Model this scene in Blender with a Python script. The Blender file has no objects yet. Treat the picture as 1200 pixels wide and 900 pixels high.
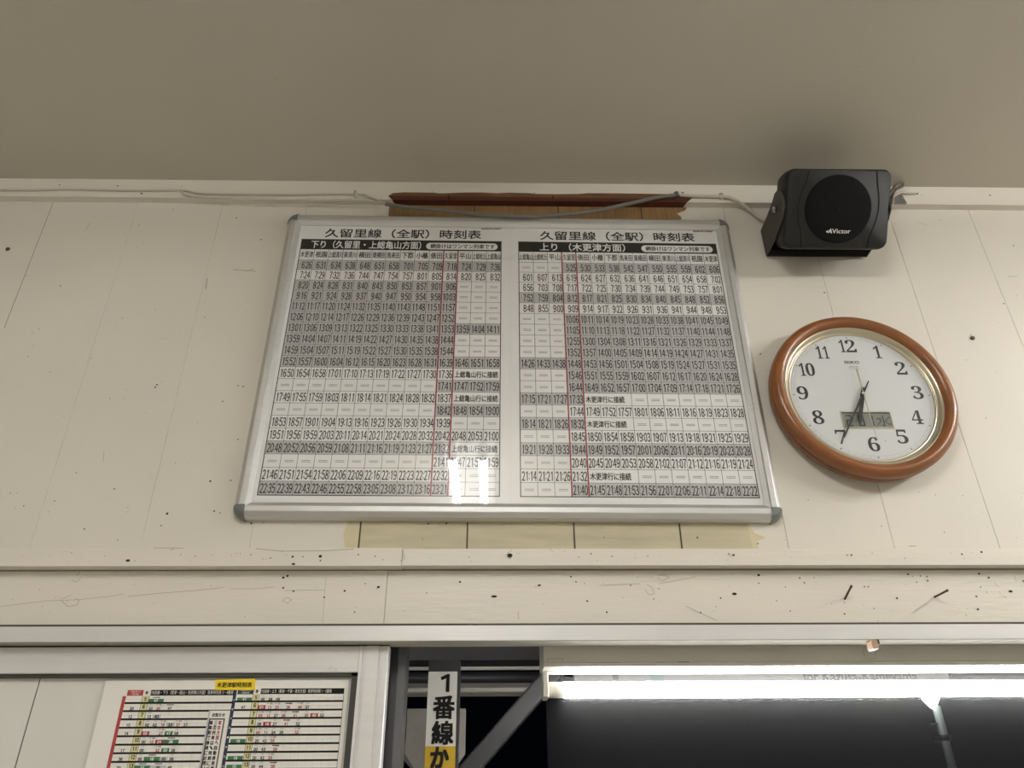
import bpy, math, random
from mathutils import Vector, Matrix

S = bpy.context.scene
COL = S.collection
random.seed(7)

# ---------------------------------------------------------------- camera
F_PX, PITCH, YAW, ROLL = 901.0, 0.52428, 0.0243, -0.00832
CAM = Vector((0.0, -1.2, 1.55))
cp, sp_, cy_, sy_ = math.cos(PITCH), math.sin(PITCH), math.cos(YAW), math.sin(YAW)
FW = Vector((sy_*cp, cy_*cp, sp_))
R0 = Vector((cy_, -sy_, 0)); U0 = R0.cross(FW)
RT = R0*math.cos(ROLL) + U0*math.sin(ROLL)
UP = -R0*math.sin(ROLL) + U0*math.cos(ROLL)
cd = bpy.data.cameras.new('camera'); cam = bpy.data.objects.new('camera', cd); COL.objects.link(cam)
cd.sensor_fit = 'HORIZONTAL'; cd.sensor_width = 36; cd.lens = 36*F_PX/1200; cd.clip_start = 0.02; cd.clip_end = 100
m = Matrix((RT, UP, -FW)).transposed().to_4x4(); m.translation = CAM
cam.matrix_world = m
S.camera = cam

# ---------------------------------------------------------------- world, exposure, lamp strengths
S.view_settings.view_transform = 'Standard'; S.view_settings.look = 'None'
S.view_settings.gamma = 1.0; S.view_settings.use_curve_mapping = False
S.view_settings.exposure = 0.0
w = bpy.data.worlds.new('night_sky'); S.world = w; w.use_nodes = True
w.node_tree.nodes['Background'].inputs[0].default_value = (0.0006, 0.0008, 0.0016, 1)
w.node_tree.nodes['Background'].inputs[1].default_value = 1.0
TUBE_ROOM = (78.0, 79.0)      # tubes of the two ceiling lights in the room: over the camera, to the right
TUBE_OUT = 52.0       # tube outside over the doorway
LAMP_POST = 14.0
ROOM_TINT = (1.0, 0.985, 0.955)

def W(px, py, Y=0.0):
    """point of the vertical plane y=Y that the photograph shows at (px,py)"""
    d = FW*F_PX + RT*(px-600) - UP*(py-450)
    k = (Y-CAM.y)/d.y
    return (CAM.x+d.x*k, CAM.z+d.z*k)
def WP(px, py, Y=0.0):
    x, z = W(px, py, Y); return Vector((x, Y, z))
def XP(px, py, o, n):
    d = FW*F_PX + RT*(px-600) - UP*(py-450)
    return CAM + d*((o-CAM).dot(n)/d.dot(n))

# ---------------------------------------------------------------- materials
MATS = {}
def mat(name, col, rough=0.5, metal=0.0, noise=0.0, nscale=20.0, stretch=(1, 1, 1), col2=None, bump=0.0, bscale=200.0,
        spec=0.5, coat=0.0, coat_rough=0.05, emit=None, estr=0.0):
    m = bpy.data.materials.new(name); m.use_nodes = True; nt = m.node_tree; b = nt.nodes['Principled BSDF']
    b.inputs['Base Color'].default_value = (*col, 1); b.inputs['Roughness'].default_value = rough
    b.inputs['Metallic'].default_value = metal; b.inputs['Specular IOR Level'].default_value = spec
    b.inputs['Coat Weight'].default_value = coat; b.inputs['Coat Roughness'].default_value = coat_rough
    if emit:
        b.inputs['Emission Color'].default_value = (*emit, 1); b.inputs['Emission Strength'].default_value = estr
    if noise or bump:
        tc = nt.nodes.new('ShaderNodeTexCoord'); mp = nt.nodes.new('ShaderNodeMapping'); mp.inputs['Scale'].default_value = stretch
        nt.links.new(tc.outputs['Object'], mp.inputs[0])
    if noise:
        n = nt.nodes.new('ShaderNodeTexNoise'); n.inputs['Scale'].default_value = nscale; n.inputs['Detail'].default_value = 6
        nt.links.new(mp.outputs[0], n.inputs['Vector'])
        r = nt.nodes.new('ShaderNodeValToRGB'); r.color_ramp.elements[0].position = 0.3; r.color_ramp.elements[1].position = 0.7
        c2 = col2 or tuple(c*(1-noise) for c in col)
        r.color_ramp.elements[0].color = (*c2, 1); r.color_ramp.elements[1].color = (*col, 1)
        nt.links.new(n.outputs['Fac'], r.inputs[0]); nt.links.new(r.outputs[0], b.inputs['Base Color'])
    if bump:
        n2 = nt.nodes.new('ShaderNodeTexNoise'); n2.inputs['Scale'].default_value = bscale; n2.inputs['Detail'].default_value = 3
        nt.links.new(mp.outputs[0], n2.inputs['Vector'])
        bp = nt.nodes.new('ShaderNodeBump'); bp.inputs['Strength'].default_value = bump; bp.inputs['Distance'].default_value = 0.002
        nt.links.new(n2.outputs['Fac'], bp.inputs['Height']); nt.links.new(bp.outputs[0], b.inputs['Normal'])
    MATS[name] = m; return m

def emis(name, col, s):
    m = bpy.data.materials.new(name); m.use_nodes = True; nt = m.node_tree; nt.nodes.clear()
    e = nt.nodes.new('ShaderNodeEmission'); e.inputs[0].default_value = (*col, 1); e.inputs[1].default_value = s
    o = nt.nodes.new('ShaderNodeOutputMaterial'); nt.links.new(e.outputs[0], o.inputs[0]); return m

def clear(name, ior=1.45, rough=0.01, tint=(1, 1, 1), haze=0.0, haze_col=(0.5, 0.5, 0.5), soft=0.0):
    """thin clear sheet: mirror-like on the side facing the light and the room, plus an optional film of dust"""
    m = bpy.data.materials.new(name); m.use_nodes = True; nt = m.node_tree; nt.nodes.clear()
    N = nt.nodes.new; K = nt.links.new
    t = N('ShaderNodeBsdfTransparent'); t.inputs[0].default_value = (*tint, 1)
    g = N('ShaderNodeBsdfGlossy'); g.inputs['Roughness'].default_value = rough
    f = N('ShaderNodeFresnel'); f.inputs[0].default_value = ior
    if soft:
        g2 = N('ShaderNodeBsdfGlossy'); g2.inputs['Roughness'].default_value = 0.17
        gm = N('ShaderNodeMixShader'); gm.inputs[0].default_value = soft; K(g.outputs[0], gm.inputs[1]); K(g2.outputs[0], gm.inputs[2]); g = gm
    ge = N('ShaderNodeNewGeometry'); inv = N('ShaderNodeMath'); inv.operation = 'SUBTRACT'; inv.inputs[0].default_value = 1.0
    K(ge.outputs['Backfacing'], inv.inputs[1])
    mu = N('ShaderNodeMath'); mu.operation = 'MULTIPLY'; K(f.outputs[0], mu.inputs[0]); K(inv.outputs[0], mu.inputs[1])
    base = t
    if haze:
        r = N('ShaderNodeBsdfDiffuse'); r.inputs[0].default_value = (*haze_col, 1)
        m2 = N('ShaderNodeMixShader'); m2.inputs[0].default_value = haze; K(t.outputs[0], m2.inputs[1]); K(r.outputs[0], m2.inputs[2]); base = m2
    mx = N('ShaderNodeMixShader'); o = N('ShaderNodeOutputMaterial')
    K(mu.outputs[0], mx.inputs[0]); K(base.outputs[0], mx.inputs[1]); K(g.outputs[0], mx.inputs[2])
    K(mx.outputs[0], o.inputs[0]); return m

M_wall = mat('wall_paint', (0.74, 0.702, 0.625), 0.45, noise=0.06, nscale=3.5, bump=0.08, bscale=60, spec=0.35)
M_ceil = mat('ceiling_paint', (0.545, 0.51, 0.435), 0.6, noise=0.05, nscale=2.0, spec=0.3)
M_trim = mat('trim_paint', (0.75, 0.71, 0.63), 0.42, noise=0.05, nscale=9, stretch=(0.4, 1, 3), bump=0.25, bscale=55, spec=0.4)
M_groove_shade = mat('groove_and_shade', (0.25, 0.22, 0.17), 0.8)
M_dark = mat('speck', (0.02, 0.016, 0.013), 0.8)
M_scuff = mat('scuff', (0.46, 0.42, 0.345), 0.7)
M_yel = mat('yellowed_paint', (0.60, 0.535, 0.36), 0.55, noise=0.2, nscale=8, stretch=(1.0, 1, 7), col2=(0.45, 0.41, 0.29))
M_yel2 = mat('yellow_stain', (0.66, 0.58, 0.38), 0.55, noise=0.1, nscale=25)
M_seam = mat('open_seam', (0.07, 0.06, 0.045), 0.8)
M_wood = mat('bare_wood', (0.33, 0.20, 0.085), 0.6, noise=0.4, nscale=10, stretch=(14, 1, 0.8), col2=(0.22, 0.125, 0.05))
M_woodtrim = mat('bare_trim_wood', (0.20, 0.10, 0.04), 0.6, noise=0.4, nscale=12, stretch=(1, 1, 6), col2=(0.12, 0.055, 0.022))
M_redtrim = mat('old_red_stain', (0.085, 0.022, 0.012), 0.5)
M_alu = mat('aluminium', (0.66, 0.66, 0.65), 0.5, metal=0.8, noise=0.05, nscale=30, stretch=(0.3, 1, 6))
M_aluw = mat('pale_anodised', (0.74, 0.735, 0.735), 0.42, metal=0.25, noise=0.06, nscale=14, stretch=(0.3, 1, 8))
M_cap = mat('grey_plastic', (0.17, 0.185, 0.18), 0.35)
M_paper = mat('print_paper', (0.82, 0.82, 0.82), 0.6)
M_shade = mat('print_grey', (0.51, 0.505, 0.515), 0.6)
M_ink = mat('print_black', (0.018, 0.017, 0.016), 0.8, spec=0.15)
M_line = mat('print_line', (0.10, 0.095, 0.09), 0.6)
M_dash = mat('print_dash', (0.22, 0.22, 0.22), 0.6)
M_red = mat('print_red', (0.30, 0.025, 0.03), 0.6)
M_cover = clear('clear_acrylic', 1.75, 0.012, soft=0.2)
M_poster = mat('poster_paper', (0.84, 0.82, 0.77), 0.5)
M_pred = mat('poster_red', (0.42, 0.05, 0.05), 0.5)
M_pgreen = mat('poster_green', (0.045, 0.20, 0.09), 0.5)
M_pyel = mat('poster_yellow', (0.72, 0.66, 0.36), 0.5)
M_pnavy = mat('poster_navy', (0.02, 0.035, 0.075), 0.5)
M_pgrey = mat('poster_grey', (0.52, 0.53, 0.55), 0.5)
M_label = mat('label_yellow', (0.90, 0.66, 0.02), 0.45)
M_spk = mat('speaker_plastic', (0.013, 0.013, 0.012), 0.5, spec=0.35, bump=0.1, bscale=900)
M_brk = mat('bracket_black', (0.022, 0.020, 0.016), 0.45)
M_grille = mat('grille_cloth', (0.004, 0.004, 0.004), 0.85, spec=0.2)
M_under = mat('underside_shade_and_seam', (0.003, 0.003, 0.003), 0.7, spec=0.2)
M_logo = mat('logo_silver', (0.75, 0.74, 0.70), 0.35)
M_screw = mat('screw_steel', (0.35, 0.34, 0.32), 0.3, metal=0.9)
M_zinc = mat('zinc_plate', (0.30, 0.31, 0.31), 0.4, metal=0.7)
M_cableg = mat('cable_grey', (0.17, 0.16, 0.135), 0.5)
M_cablew = mat('cable_painted', (0.55, 0.51, 0.43), 0.5)
M_cabled = mat('cable_dark', (0.10, 0.095, 0.08), 0.5)
M_cwood = mat('clock_wood', (0.25, 0.085, 0.020), 0.36, noise=0.22, nscale=14, stretch=(1, 1, 4), coat=0.3, coat_rough=0.2)
M_gold = mat('champagne_metal', (0.62, 0.57, 0.44), 0.28, metal=0.9)
M_case = mat('clock_case', (0.19, 0.18, 0.14), 0.5)
M_face = mat('clock_face_white', (0.61, 0.625, 0.63), 0.5)
M_num = mat('clock_ink', (0.02, 0.02, 0.022), 0.5)
M_track = mat('clock_track', (0.38, 0.38, 0.38), 0.5)
M_lcd = mat('lcd_grey', (0.23, 0.245, 0.215), 0.25)
M_lcd_dark = mat('lcd_ink_and_shade', (0.035, 0.042, 0.045), 0.4)
M_glass = clear('clock_glass', 1.4, 0.01)
M_steel = mat('dark_painted_steel', (0.05, 0.05, 0.053), 0.45)
M_jamb = mat('jamb_steel', (0.10, 0.10, 0.105), 0.4)
M_steel2 = mat('grey_painted_steel', (0.048, 0.047, 0.05), 0.4)
M_gasket = mat('rubber_gasket', (0.05, 0.047, 0.042), 0.6)
M_lip = mat('lip_paint', (0.45, 0.435, 0.375), 0.8, spec=0.1)
M_fix = mat('fixture_enamel', (0.86, 0.84, 0.77), 0.35)
M_fixw = mat('reflector_enamel', (0.80, 0.79, 0.76), 0.3)
M_sgn = mat('sign_white', (0.80, 0.79, 0.75), 0.45)
M_sgny = mat('sign_yellow', (0.55, 0.36, 0.02), 0.45)
M_brd = mat('board_weathered', (0.25, 0.23, 0.21), 0.6, noise=0.15, nscale=20)
M_pipe = mat('cream_duct', (0.62, 0.60, 0.54), 0.5)
M_pipe2 = mat('shaded_duct', (0.33, 0.32, 0.27), 0.5)
M_ksgn = mat('station_sign_white', (0.55, 0.54, 0.53), 0.5)
M_kteal = mat('station_sign_teal', (0.40, 0.52, 0.50), 0.5)
M_kgrey = mat('station_sign_grey', (0.30, 0.29, 0.28), 0.5)
M_panel = mat('white_panel', (0.76, 0.76, 0.71), 0.5, noise=0.04, nscale=6)
M_floor = mat('floor_screed', (0.50, 0.48, 0.44), 0.7, noise=0.15, nscale=5)
M_concrete = mat('concrete', (0.30, 0.29, 0.27), 0.8, noise=0.2, nscale=6)
M_pole = mat('pole_paint', (0.30, 0.32, 0.31), 0.5)
M_copper = mat('clip_brown', (0.45, 0.30, 0.20), 0.45)
M_nail = mat('rusty_nail', (0.085, 0.065, 0.05), 0.6, metal=0.4)
E_tube = [emis('tube_glow', ROOM_TINT, t) for t in TUBE_ROOM]
E_out = emis('tube_glow_outside', ROOM_TINT, TUBE_OUT)
E_lamp = emis('lamp_glow', (0.9, 1.0, 0.95), LAMP_POST)
M_pane = clear('glow_film_glass', 1.10, 0.02, haze=0.022, haze_col=(0.45, 0.45, 0.46))  # diffuse film that carries the tube's glow, for the added pane

# ---------------------------------------------------------------- mesh builder
TXT = {}
def text_geo(s):
    if s in TXT: return TXT[s]
    c = bpy.data.curves.new('tmp', 'FONT'); c.body = s; c.resolution_u = 3
    o = bpy.data.objects.new('tmp', c); COL.objects.link(o); bpy.context.view_layer.update()
    ev = o.evaluated_get(bpy.context.evaluated_depsgraph_get()); me = ev.to_mesh()
    vs = [(v.co.x, v.co.y) for v in me.vertices]; fs = [tuple(p.vertices) for p in me.polygons]
    ev.to_mesh_clear(); bpy.data.objects.remove(o); bpy.data.curves.remove(c)
    xs = [v[0] for v in vs]; ys = [v[1] for v in vs]
    g = (vs, fs, min(xs), max(xs), min(ys), max(ys)); TXT[s] = g; return g
FULL = {c: chr(0xFF10+i) for i, c in enumerate('0123456789')}

class MB:
    def __init__(self): self.v = []; self.f = []; self.mi = []; self.mats = []; self.sm = []
    def m(self, mt):
        if mt not in self.mats: self.mats.append(mt)
        return self.mats.index(mt)
    def face(self, pts, mt, smooth=False):
        b = len(self.v); self.v += [tuple(p) for p in pts]; self.f.append(tuple(range(b, b+len(pts)))); self.mi.append(self.m(mt)); self.sm.append(smooth)
    def box(self, x0, x1, y0, y1, z0, z1, mt, bev=0.0):
        if bev:
            c = bev
            def ring(z, ins):
                a, b2, e, d = x0+ins, x1-ins, y0+ins, y1-ins
                return [(a+c, e, z), (b2-c, e, z), (b2, e+c, z), (b2, d-c, z), (b2-c, d, z), (a+c, d, z), (a, d-c, z), (a, e+c, z)]
            self.rings([ring(z0, c), ring(z0+c, 0), ring(z1-c, 0), ring(z1, c)], mt, closed=True, caps=True); return
        p = [(x0, y0, z0), (x1, y0, z0), (x1, y1, z0), (x0, y1, z0), (x0, y0, z1), (x1, y0, z1), (x1, y1, z1), (x0, y1, z1)]
        for q in ((0, 1, 5, 4), (1, 2, 6, 5), (2, 3, 7, 6), (3, 0, 4, 7), (4, 5, 6, 7), (3, 2, 1, 0)): self.face([p[i] for i in q], mt)
    def rings(self, rs, mt, closed=True, caps=True, smooth=False, loop=False):
        b = len(self.v); n = len(rs[0]); k = self.m(mt)
        for r in rs: self.v += [tuple(p) for p in r]
        R = len(rs)
        for i in range(R if loop else R-1):
            for j in range(n if closed else n-1):
                a = b+i*n+j; a2 = b+i*n+(j+1) % n; c = b+((i+1) % R)*n+j; c2 = b+((i+1) % R)*n+(j+1) % n
                self.f.append((a, a2, c2, c)); self.mi.append(k); self.sm.append(smooth)
        if caps and not loop and closed:
            self.f.append(tuple(b+j for j in range(n-1, -1, -1))); self.mi.append(k); self.sm.append(False)
            self.f.append(tuple(b+(R-1)*n+j for j in range(n))); self.mi.append(k); self.sm.append(False)
    def prism(self, pts, y0, y1, mt):                      # polygon in xz, extruded y0..y1
        self.rings([[(x, y0, z) for x, z in pts], [(x, y1, z) for x, z in pts]], mt)
    def tube(self, path, r, mt, n=10, caps=True):
        P = [Vector(p) for p in path]; rs = []
        up = Vector((0, -0.6, 0.8))
        for i, p in enumerate(P):
            t = (P[min(i+1, len(P)-1)]-P[max(i-1, 0)]).normalized()
            a = t.cross(up)
            if a.length < 1e-4: a = t.cross(Vector((1, 0, 0)))
            a.normalize(); b = t.cross(a); rr = r[i] if isinstance(r, (list, tuple)) else r
            rs.append([p+(a*math.cos(q)+b*math.sin(q))*rr for q in (2*math.pi*k/n for k in range(n))])
        self.rings(rs, mt, caps=caps, smooth=True)
    def lathe(self, prof, cx, cz, mt, n=96, loop=True):      # prof: (radius, y); axis along y
        rs = []
        for k in range(n):
            a = 2*math.pi*k/n
            rs.append([(cx+r*math.cos(a), y, cz+r*math.sin(a)) for r, y in prof])
        self.rings(rs, mt, closed=loop, caps=False, smooth=True, loop=True)
    def disc(self, cx, cz, r, y, mt, n=12, ax=1.0):
        self.face([(cx+r*ax*math.cos(2*math.pi*k/n), y, cz+r*math.sin(2*math.pi*k/n)) for k in range(n)], mt)
    def rect(self, x0, x1, z0, z1, y, mt): self.face([(x0, y, z0), (x1, y, z0), (x1, y, z1), (x0, y, z1)], mt)
    def stroke(self, pts, wd, y, mt):
        for (x0, z0), (x1, z1) in zip(pts, pts[1:]):
            dx, dz = x1-x0, z1-z0; l = math.hypot(dx, dz) or 1; nx, nz = -dz/l*wd/2, dx/l*wd/2
            self.face([(x0-nx, y, z0-nz), (x1-nx, y, z1-nz), (x1+nx, y, z1+nz), (x0+nx, y, z0+nz)], mt)
    def text(self, s, x0, x1, z0, z1, y, mt, bold=0.0):
        vs, fs, a0, a1, b0, b1 = text_geo(s); k = self.m(mt)
        bx, bz = bold if isinstance(bold, tuple) else (bold, bold)
        offs = ((0, 0),) if not bold else ((-bx, -bz), (bx, -bz), (-bx, bz), (bx, bz))
        for i, (ox, oz) in enumerate(offs):
            b = len(self.v); yy = y-i*0.00002
            sx = (x1-x0)/max(a1-a0, 1e-6); sz = (z1-z0)/max(b1-b0, 1e-6)
            self.v += [(x0+(p-a0)*sx+ox, yy, z0+(q-b0)*sz+oz) for p, q in vs]
            for f in fs: self.f.append(tuple(b+j for j in f)); self.mi.append(k); self.sm.append(False)
    def time(self, s, xr, wch, z0, h, y, mt, bold=0.0):        # digits right-aligned at xr, each wch wide
        x = xr
        for c in reversed(s):
            if c == ':':
                r = wch*0.10; cx = x-wch*0.17
                self.rect(cx-r, cx+r, z0+h*0.16, z0+h*0.32, y, mt); self.rect(cx-r, cx+r, z0+h*0.62, z0+h*0.78, y, mt); x -= wch*0.34
            elif c == '1':
                bx = bold[0] if isinstance(bold, tuple) else bold; t = wch*.20+bx*1.4; xm = x-wch*.40
                self.face([(xm-t/2, y, z0), (xm+t/2, y, z0), (xm+t/2, y, z0+h), (xm-t*.1, y, z0+h), (xm-wch*.34, y, z0+h*.86), (xm-wch*.34, y, z0+h*.75), (xm-t/2, y, z0+h*.80)], mt); x -= wch
            else:
                wn = 0.50 if c == '1' else 0.84
                pad = (wch-wch*wn)/2
                self.text(FULL[c], x-wch+pad, x-pad, z0, z0+h, y, mt, (bold, bold*.5)); x -= wch
    def build(self, name, parent=None, kind=None):
        me = bpy.data.meshes.new(name); o = bpy.data.objects.new(name, me); COL.objects.link(o)
        org = ORG.get(parent.name, Vector()) if parent else Vector()
        me.from_pydata([(p[0]-org.x, p[1]-org.y, p[2]-org.z) for p in self.v], [], self.f)
        for mt in self.mats: me.materials.append(mt)
        me.polygons.foreach_set('material_index', self.mi); me.polygons.foreach_set('use_smooth', self.sm); me.update()
        if parent: o.parent = parent; ORG[o.name] = org
        if kind: o['kind'] = kind
        return o
ORG = {}
def tag(o, label, cat, group=None):
    o['label'] = label; o['category'] = cat
    if group: o['group'] = group
    return o
def thing(name, label, cat, loc, group=None):
    o = bpy.data.objects.new(name, None); COL.objects.link(o); o.location = loc; o.empty_display_size = 0.05
    ORG[o.name] = Vector(loc); return tag(o, label, cat, group)
def smooth_edges(o, ang=40):
    me = o.data
    me.polygons.foreach_set('use_smooth', [True]*len(me.polygons)); me.set_sharp_from_angle(angle=math.radians(ang))
def bevel(o, wd, seg=2):
    b = o.modifiers.new('bevel', 'BEVEL'); b.width = wd; b.segments = seg; b.limit_method = 'ANGLE'; b.angle_limit = math.radians(40)
    return o

# ---------------------------------------------------------------- room shell
ZC, XL, XR, YB = 2.7215, -2.3, 3.4, -3.6
Z_COR, Z_RAIL0, Z_RAIL1, Z_LIN0, Z_HEAD0 = 2.6720, 1.9045, 1.9310, 1.8187, 1.7940
X_OPEN0, X_OPEN1, X_LEAF0 = -0.160, 1.75, -1.75

def specks(mb, lst, Y, mt=None):
    for t in lst:
        x, z = W(t[0], t[1], Y); r = (t[2] if len(t) > 2 else 1.0)*0.00085
        ax = t[3] if len(t) > 3 else random.uniform(0.8, 1.3)
        mb.disc(x, z, r, Y-0.0004-random.random()*0.0001, mt or M_dark, 7, ax)
def marks(mb, lst, Y, mt):
    for wd, pts in lst: mb.stroke([W(a, b, Y) for a, b in pts], wd, Y-0.0003, mt)

mb = MB()
SEAM0, STEP = -0.9113, 0.17322
k0, k1 = -9, 26
for k in range(k0, k1):
    xa, xb = SEAM0+k*STEP, SEAM0+(k+1)*STEP
    if xb < XL or xa > XR: continue
    xa, xb = max(xa, XL), min(xb, XR); g, d = 0.0007, 0.0009
    z0, z1 = Z_RAIL0+0.01, ZC
    mb.rings([[(xa, 0.0012, z), (xa+g, 0, z), (xb-g, 0, z), (xb, 0.0012, z), (xb, 0.05, z), (xa, 0.05, z)] for z in (z0, z1)], M_wall)
sa, sb = W(62, 239), W(0, 401)
mb.stroke([(SEAM0, 2.672), (SEAM0, 2.36)], 0.0016, 0.0002, M_groove_shade)
sp = [(71,335,1.5),(143,373,1.2),(240,372,1.2),(277,255.5,1.7),(306,281,1.7),(160,290),(110,274.5,.9),(33,418,1.2),(38,390),(46,386),(107,420,1.1),(59,436,.9),(182,363,.9),(163,264,1.3),(203,245,1.2),(193,236,1.6),
 (31,323,1.1),(293,256,.8),(89.5,554,1.2),(134,573,1.5),(64,587,1.2),(28,593,1.2),(246.5,564,2.2),(196,602,2.4),(99,620,1.4),(189,616,1.4),(138,633,1.1),(129,467,1),(146,467,1),(182,454,2.2,.8),(184,451,2.2,.8),(279,452,1.2,1.6),(285,453,1.4,1.6),
 (261,470.5,1.6),(206,543,.9),(270.5,563,1.6),(279,515,1.2,1.5),(251,599,2),(258,601,1.3),(294.6,613.5,1.7),(309,612.5,1.3),(966,343,1.9),(1176,356,1.6),(1191,347,1.1),(891,415,1.8),(1155,490,1),(1168,437,.9),(1132,422,1),(1073.6,347,.9),(1102,258,1.2),(1187.5,288,1.7),
 (1033,616.5,1.2),(947,585.5,1),(1096,580,1.1),(1106.5,624,1),(1128,581,1),(1048,262,1),(919,633,.8),(986,342,.8),(12,578,1),(20,578,.9),(57,600,.8),(150,600,.9),(150,595,.9)]
for i in range(46):
    a, b = random.uniform(0, 330), random.uniform(240, 635)
    if a > 345-(b-250)*0.2: continue
    sp.append((a, b, random.uniform(.4, .75)))
for i in range(30): sp.append((random.uniform(1060, 1200), random.uniform(250, 635), random.uniform(.4, .7)))
specks(mb, sp, 0.0)
marks(mb, [(0.0012, [(100, 270), (106, 261)]), (0.002, [(273, 316), (300, 318)]), (0.0015, [(288, 318), (298, 315)]), (0.0025, [(243, 326), (241, 339)]), (0.001, [(122, 529), (121, 541)]),
  (0.001, [(1076, 261), (1086, 264)]), (0.0015, [(1181, 324), (1192, 324)])], 0.0, M_scuff)
# old paint left bare below the board (the strip where an earlier board hung)
ex = [W(425, 625)[0], W(549, 625)[0], W(673, 625)[0], W(797, 625)[0]]
ex = [SEAM0+STEP*4, SEAM0+STEP*5, SEAM0+STEP*6, SEAM0+STEP*7]
xe = 0.417
for a, b in zip(ex, ex[1:]+[xe]): mb.rect(a, b, Z_RAIL1-0.01, 2.04, -0.0003, M_yel)
mb.face([(ex[0], -.00035, 1.925), (ex[0], -.00035, 1.99), (ex[0]-0.022, -.00035, 1.985), (ex[0]-0.026, -.00035, 1.960), (ex[0]-0.019, -.00035, 1.93)], M_yel2)
mb.face([(xe, -.00035, 1.925), (xe+0.010, -.00035, 1.935), (xe+0.006, -.00035, 1.950), (xe+0.024, -.00035, 1.957), (xe+0.006, -.00035, 1.965), (xe-0.004, -.00035, 1.99)], M_yel2)
for a in ex: mb.rect(a-0.0013, a+0.0013, Z_RAIL1-0.01, 2.04, -0.0006, M_seam)
specks(mb, [(502, 614, 1.6), (523, 613.5, 1.8), (515, 613.5), (495, 632, 1), (599, 612, 1.6), (667, 612, 1.4), (771, 611.5, 1.5), (817, 630, 1.7), (708, 630, 1), (888, 637, 1.5)], -0.0008)
# bare planks above the board
ba, bb = -0.222, 0.4055
for a, b in zip([ba, ex[1], ex[2], ex[3]], [ex[1], ex[2], ex[3], bb-0.03]):
    mb.rect(a, b, 2.60, Z_COR+0.002, -0.0003, M_wood)
mb.face([(bb-0.03, -.0003, 2.60), (bb-0.022, -.0003, 2.645), (bb-0.03, -.0003, 2.655), (bb-0.012, -.0003, 2.664), (bb-0.006, -.0003, 2.674), (bb-0.03, -.0003, 2.674)], M_wood)
for a in ex[1:]: mb.rect(a-0.0013, a+0.0013, 2.60, Z_COR+0.002, -0.0006, M_seam)
mb.build('wall_front', kind='structure')

mb = MB()      # wall beside and below the doorway
mb.box(XL, X_LEAF0, 0, 0.08, 0, Z_RAIL0, M_wall); mb.box(X_OPEN1, XR, 0, 0.08, 0, Z_RAIL0, M_wall)
mb.build('wall_beside_doorway', kind='structure')
for nm, b in dict(wall_left=(XL-.05, XL, YB, 0.05, 0, ZC), wall_right=(XR, XR+.05, YB, 0.05, 0, ZC), wall_back=(XL, XR, YB-.05, YB, 0, ZC)).items():
    mb = MB(); mb.box(*b, M_wall); mb.build(nm, kind='structure')
mb = MB(); mb.box(XL, XR, YB, 0.05, ZC, ZC+0.04, M_ceil)
for i in range(14):
    px, py = random.uniform(0, 1200), random.uniform(60, 215)
    d = XP(px, py, Vector((0, 0, ZC)), Vector((0, 0, 1)))
    r = random.uniform(0.0008, 0.0016)
    mb.face([(d.x+r*math.cos(a)*1.6, d.y+r*math.sin(a), ZC-0.0003) for a in (5.2, 4.2, 3.1, 2.1, 1.0, 0.0)], M_scuff)
mb.build('ceiling', kind='structure')
mb = MB(); mb.box(XL, XR, YB, 0.12, -0.05, 0.0, M_floor); mb.build('floor', kind='structure')

mb = MB()      # cornice strip with its bare wooden stretch
yc = -0.016
mb.box(XL, XR, yc, 0.001, Z_COR, ZC, M_trim)
top = [(-0.2235, 2.682), (-0.214, 2.690), (-0.196, 2.692), (-0.17, 2.6925), (-0.13, 2.692), (-0.118, 2.690), (-0.085, 2.692), (-0.065, 2.6935), (-0.03, 2.694), (0.0, 2.692), (0.025, 2.694), (0.07, 2.693), (0.085, 2.691), (0.13, 2.691), (0.17, 2.692), (0.19, 2.6945), (0.26, 2.695), (0.35, 2.694), (0.40, 2.695), (0.409, 2.692), (0.407, 2.684), (0.4045, 2.681)]
mb.face([(x, yc-.0004, z) for x, z in [(-0.2235, 2.682), (0.4045, 2.681)] + top[::-1][1:-1]], M_woodtrim)
mb.face([(-0.2235, yc-.0004, 2.682), (-0.215, yc-.0004, Z_COR-.0003), (0.395, yc-.0004, Z_COR-.0003), (0.4045, yc-.0004, 2.681)], M_redtrim)
mb.face([(-0.215, yc-.0004, Z_COR-.0004), (0.395, yc-.0004, Z_COR-.0004), (0.39, 0, Z_COR-.0004), (-0.21, 0, Z_COR-.0004)], M_redtrim)
specks(mb, [(36, 222.5, 1.5, 2), (138, 218, 1.6, 1.6), (166, 227, 2.2, 1.5), (213, 219, 1.2), (211, 222, 1.4), (474, 226, 1.8), (480, 229, 1.3), (500, 231, 1.6), (478, 226, 1), (525.5, 229, 2), (534, 231, 1.6), (507, 225, 1), (648, 231, 1.9), (626, 226, 1.3), (800, 226, 2.2, 1.6), (70, 217, 1.4, 1.8), (1160, 229, 1.8, 1.6), (1080, 229)], yc)
mb.stroke([W(525.5, 229, yc), W(526, 236, yc)], 0.0022, yc-.0006, M_dark); mb.stroke([W(648, 229, yc), W(647.5, 234, yc)], 0.0022, yc-.0006, M_dark)
mb.build('trim_cornice', kind='structure')

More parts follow.
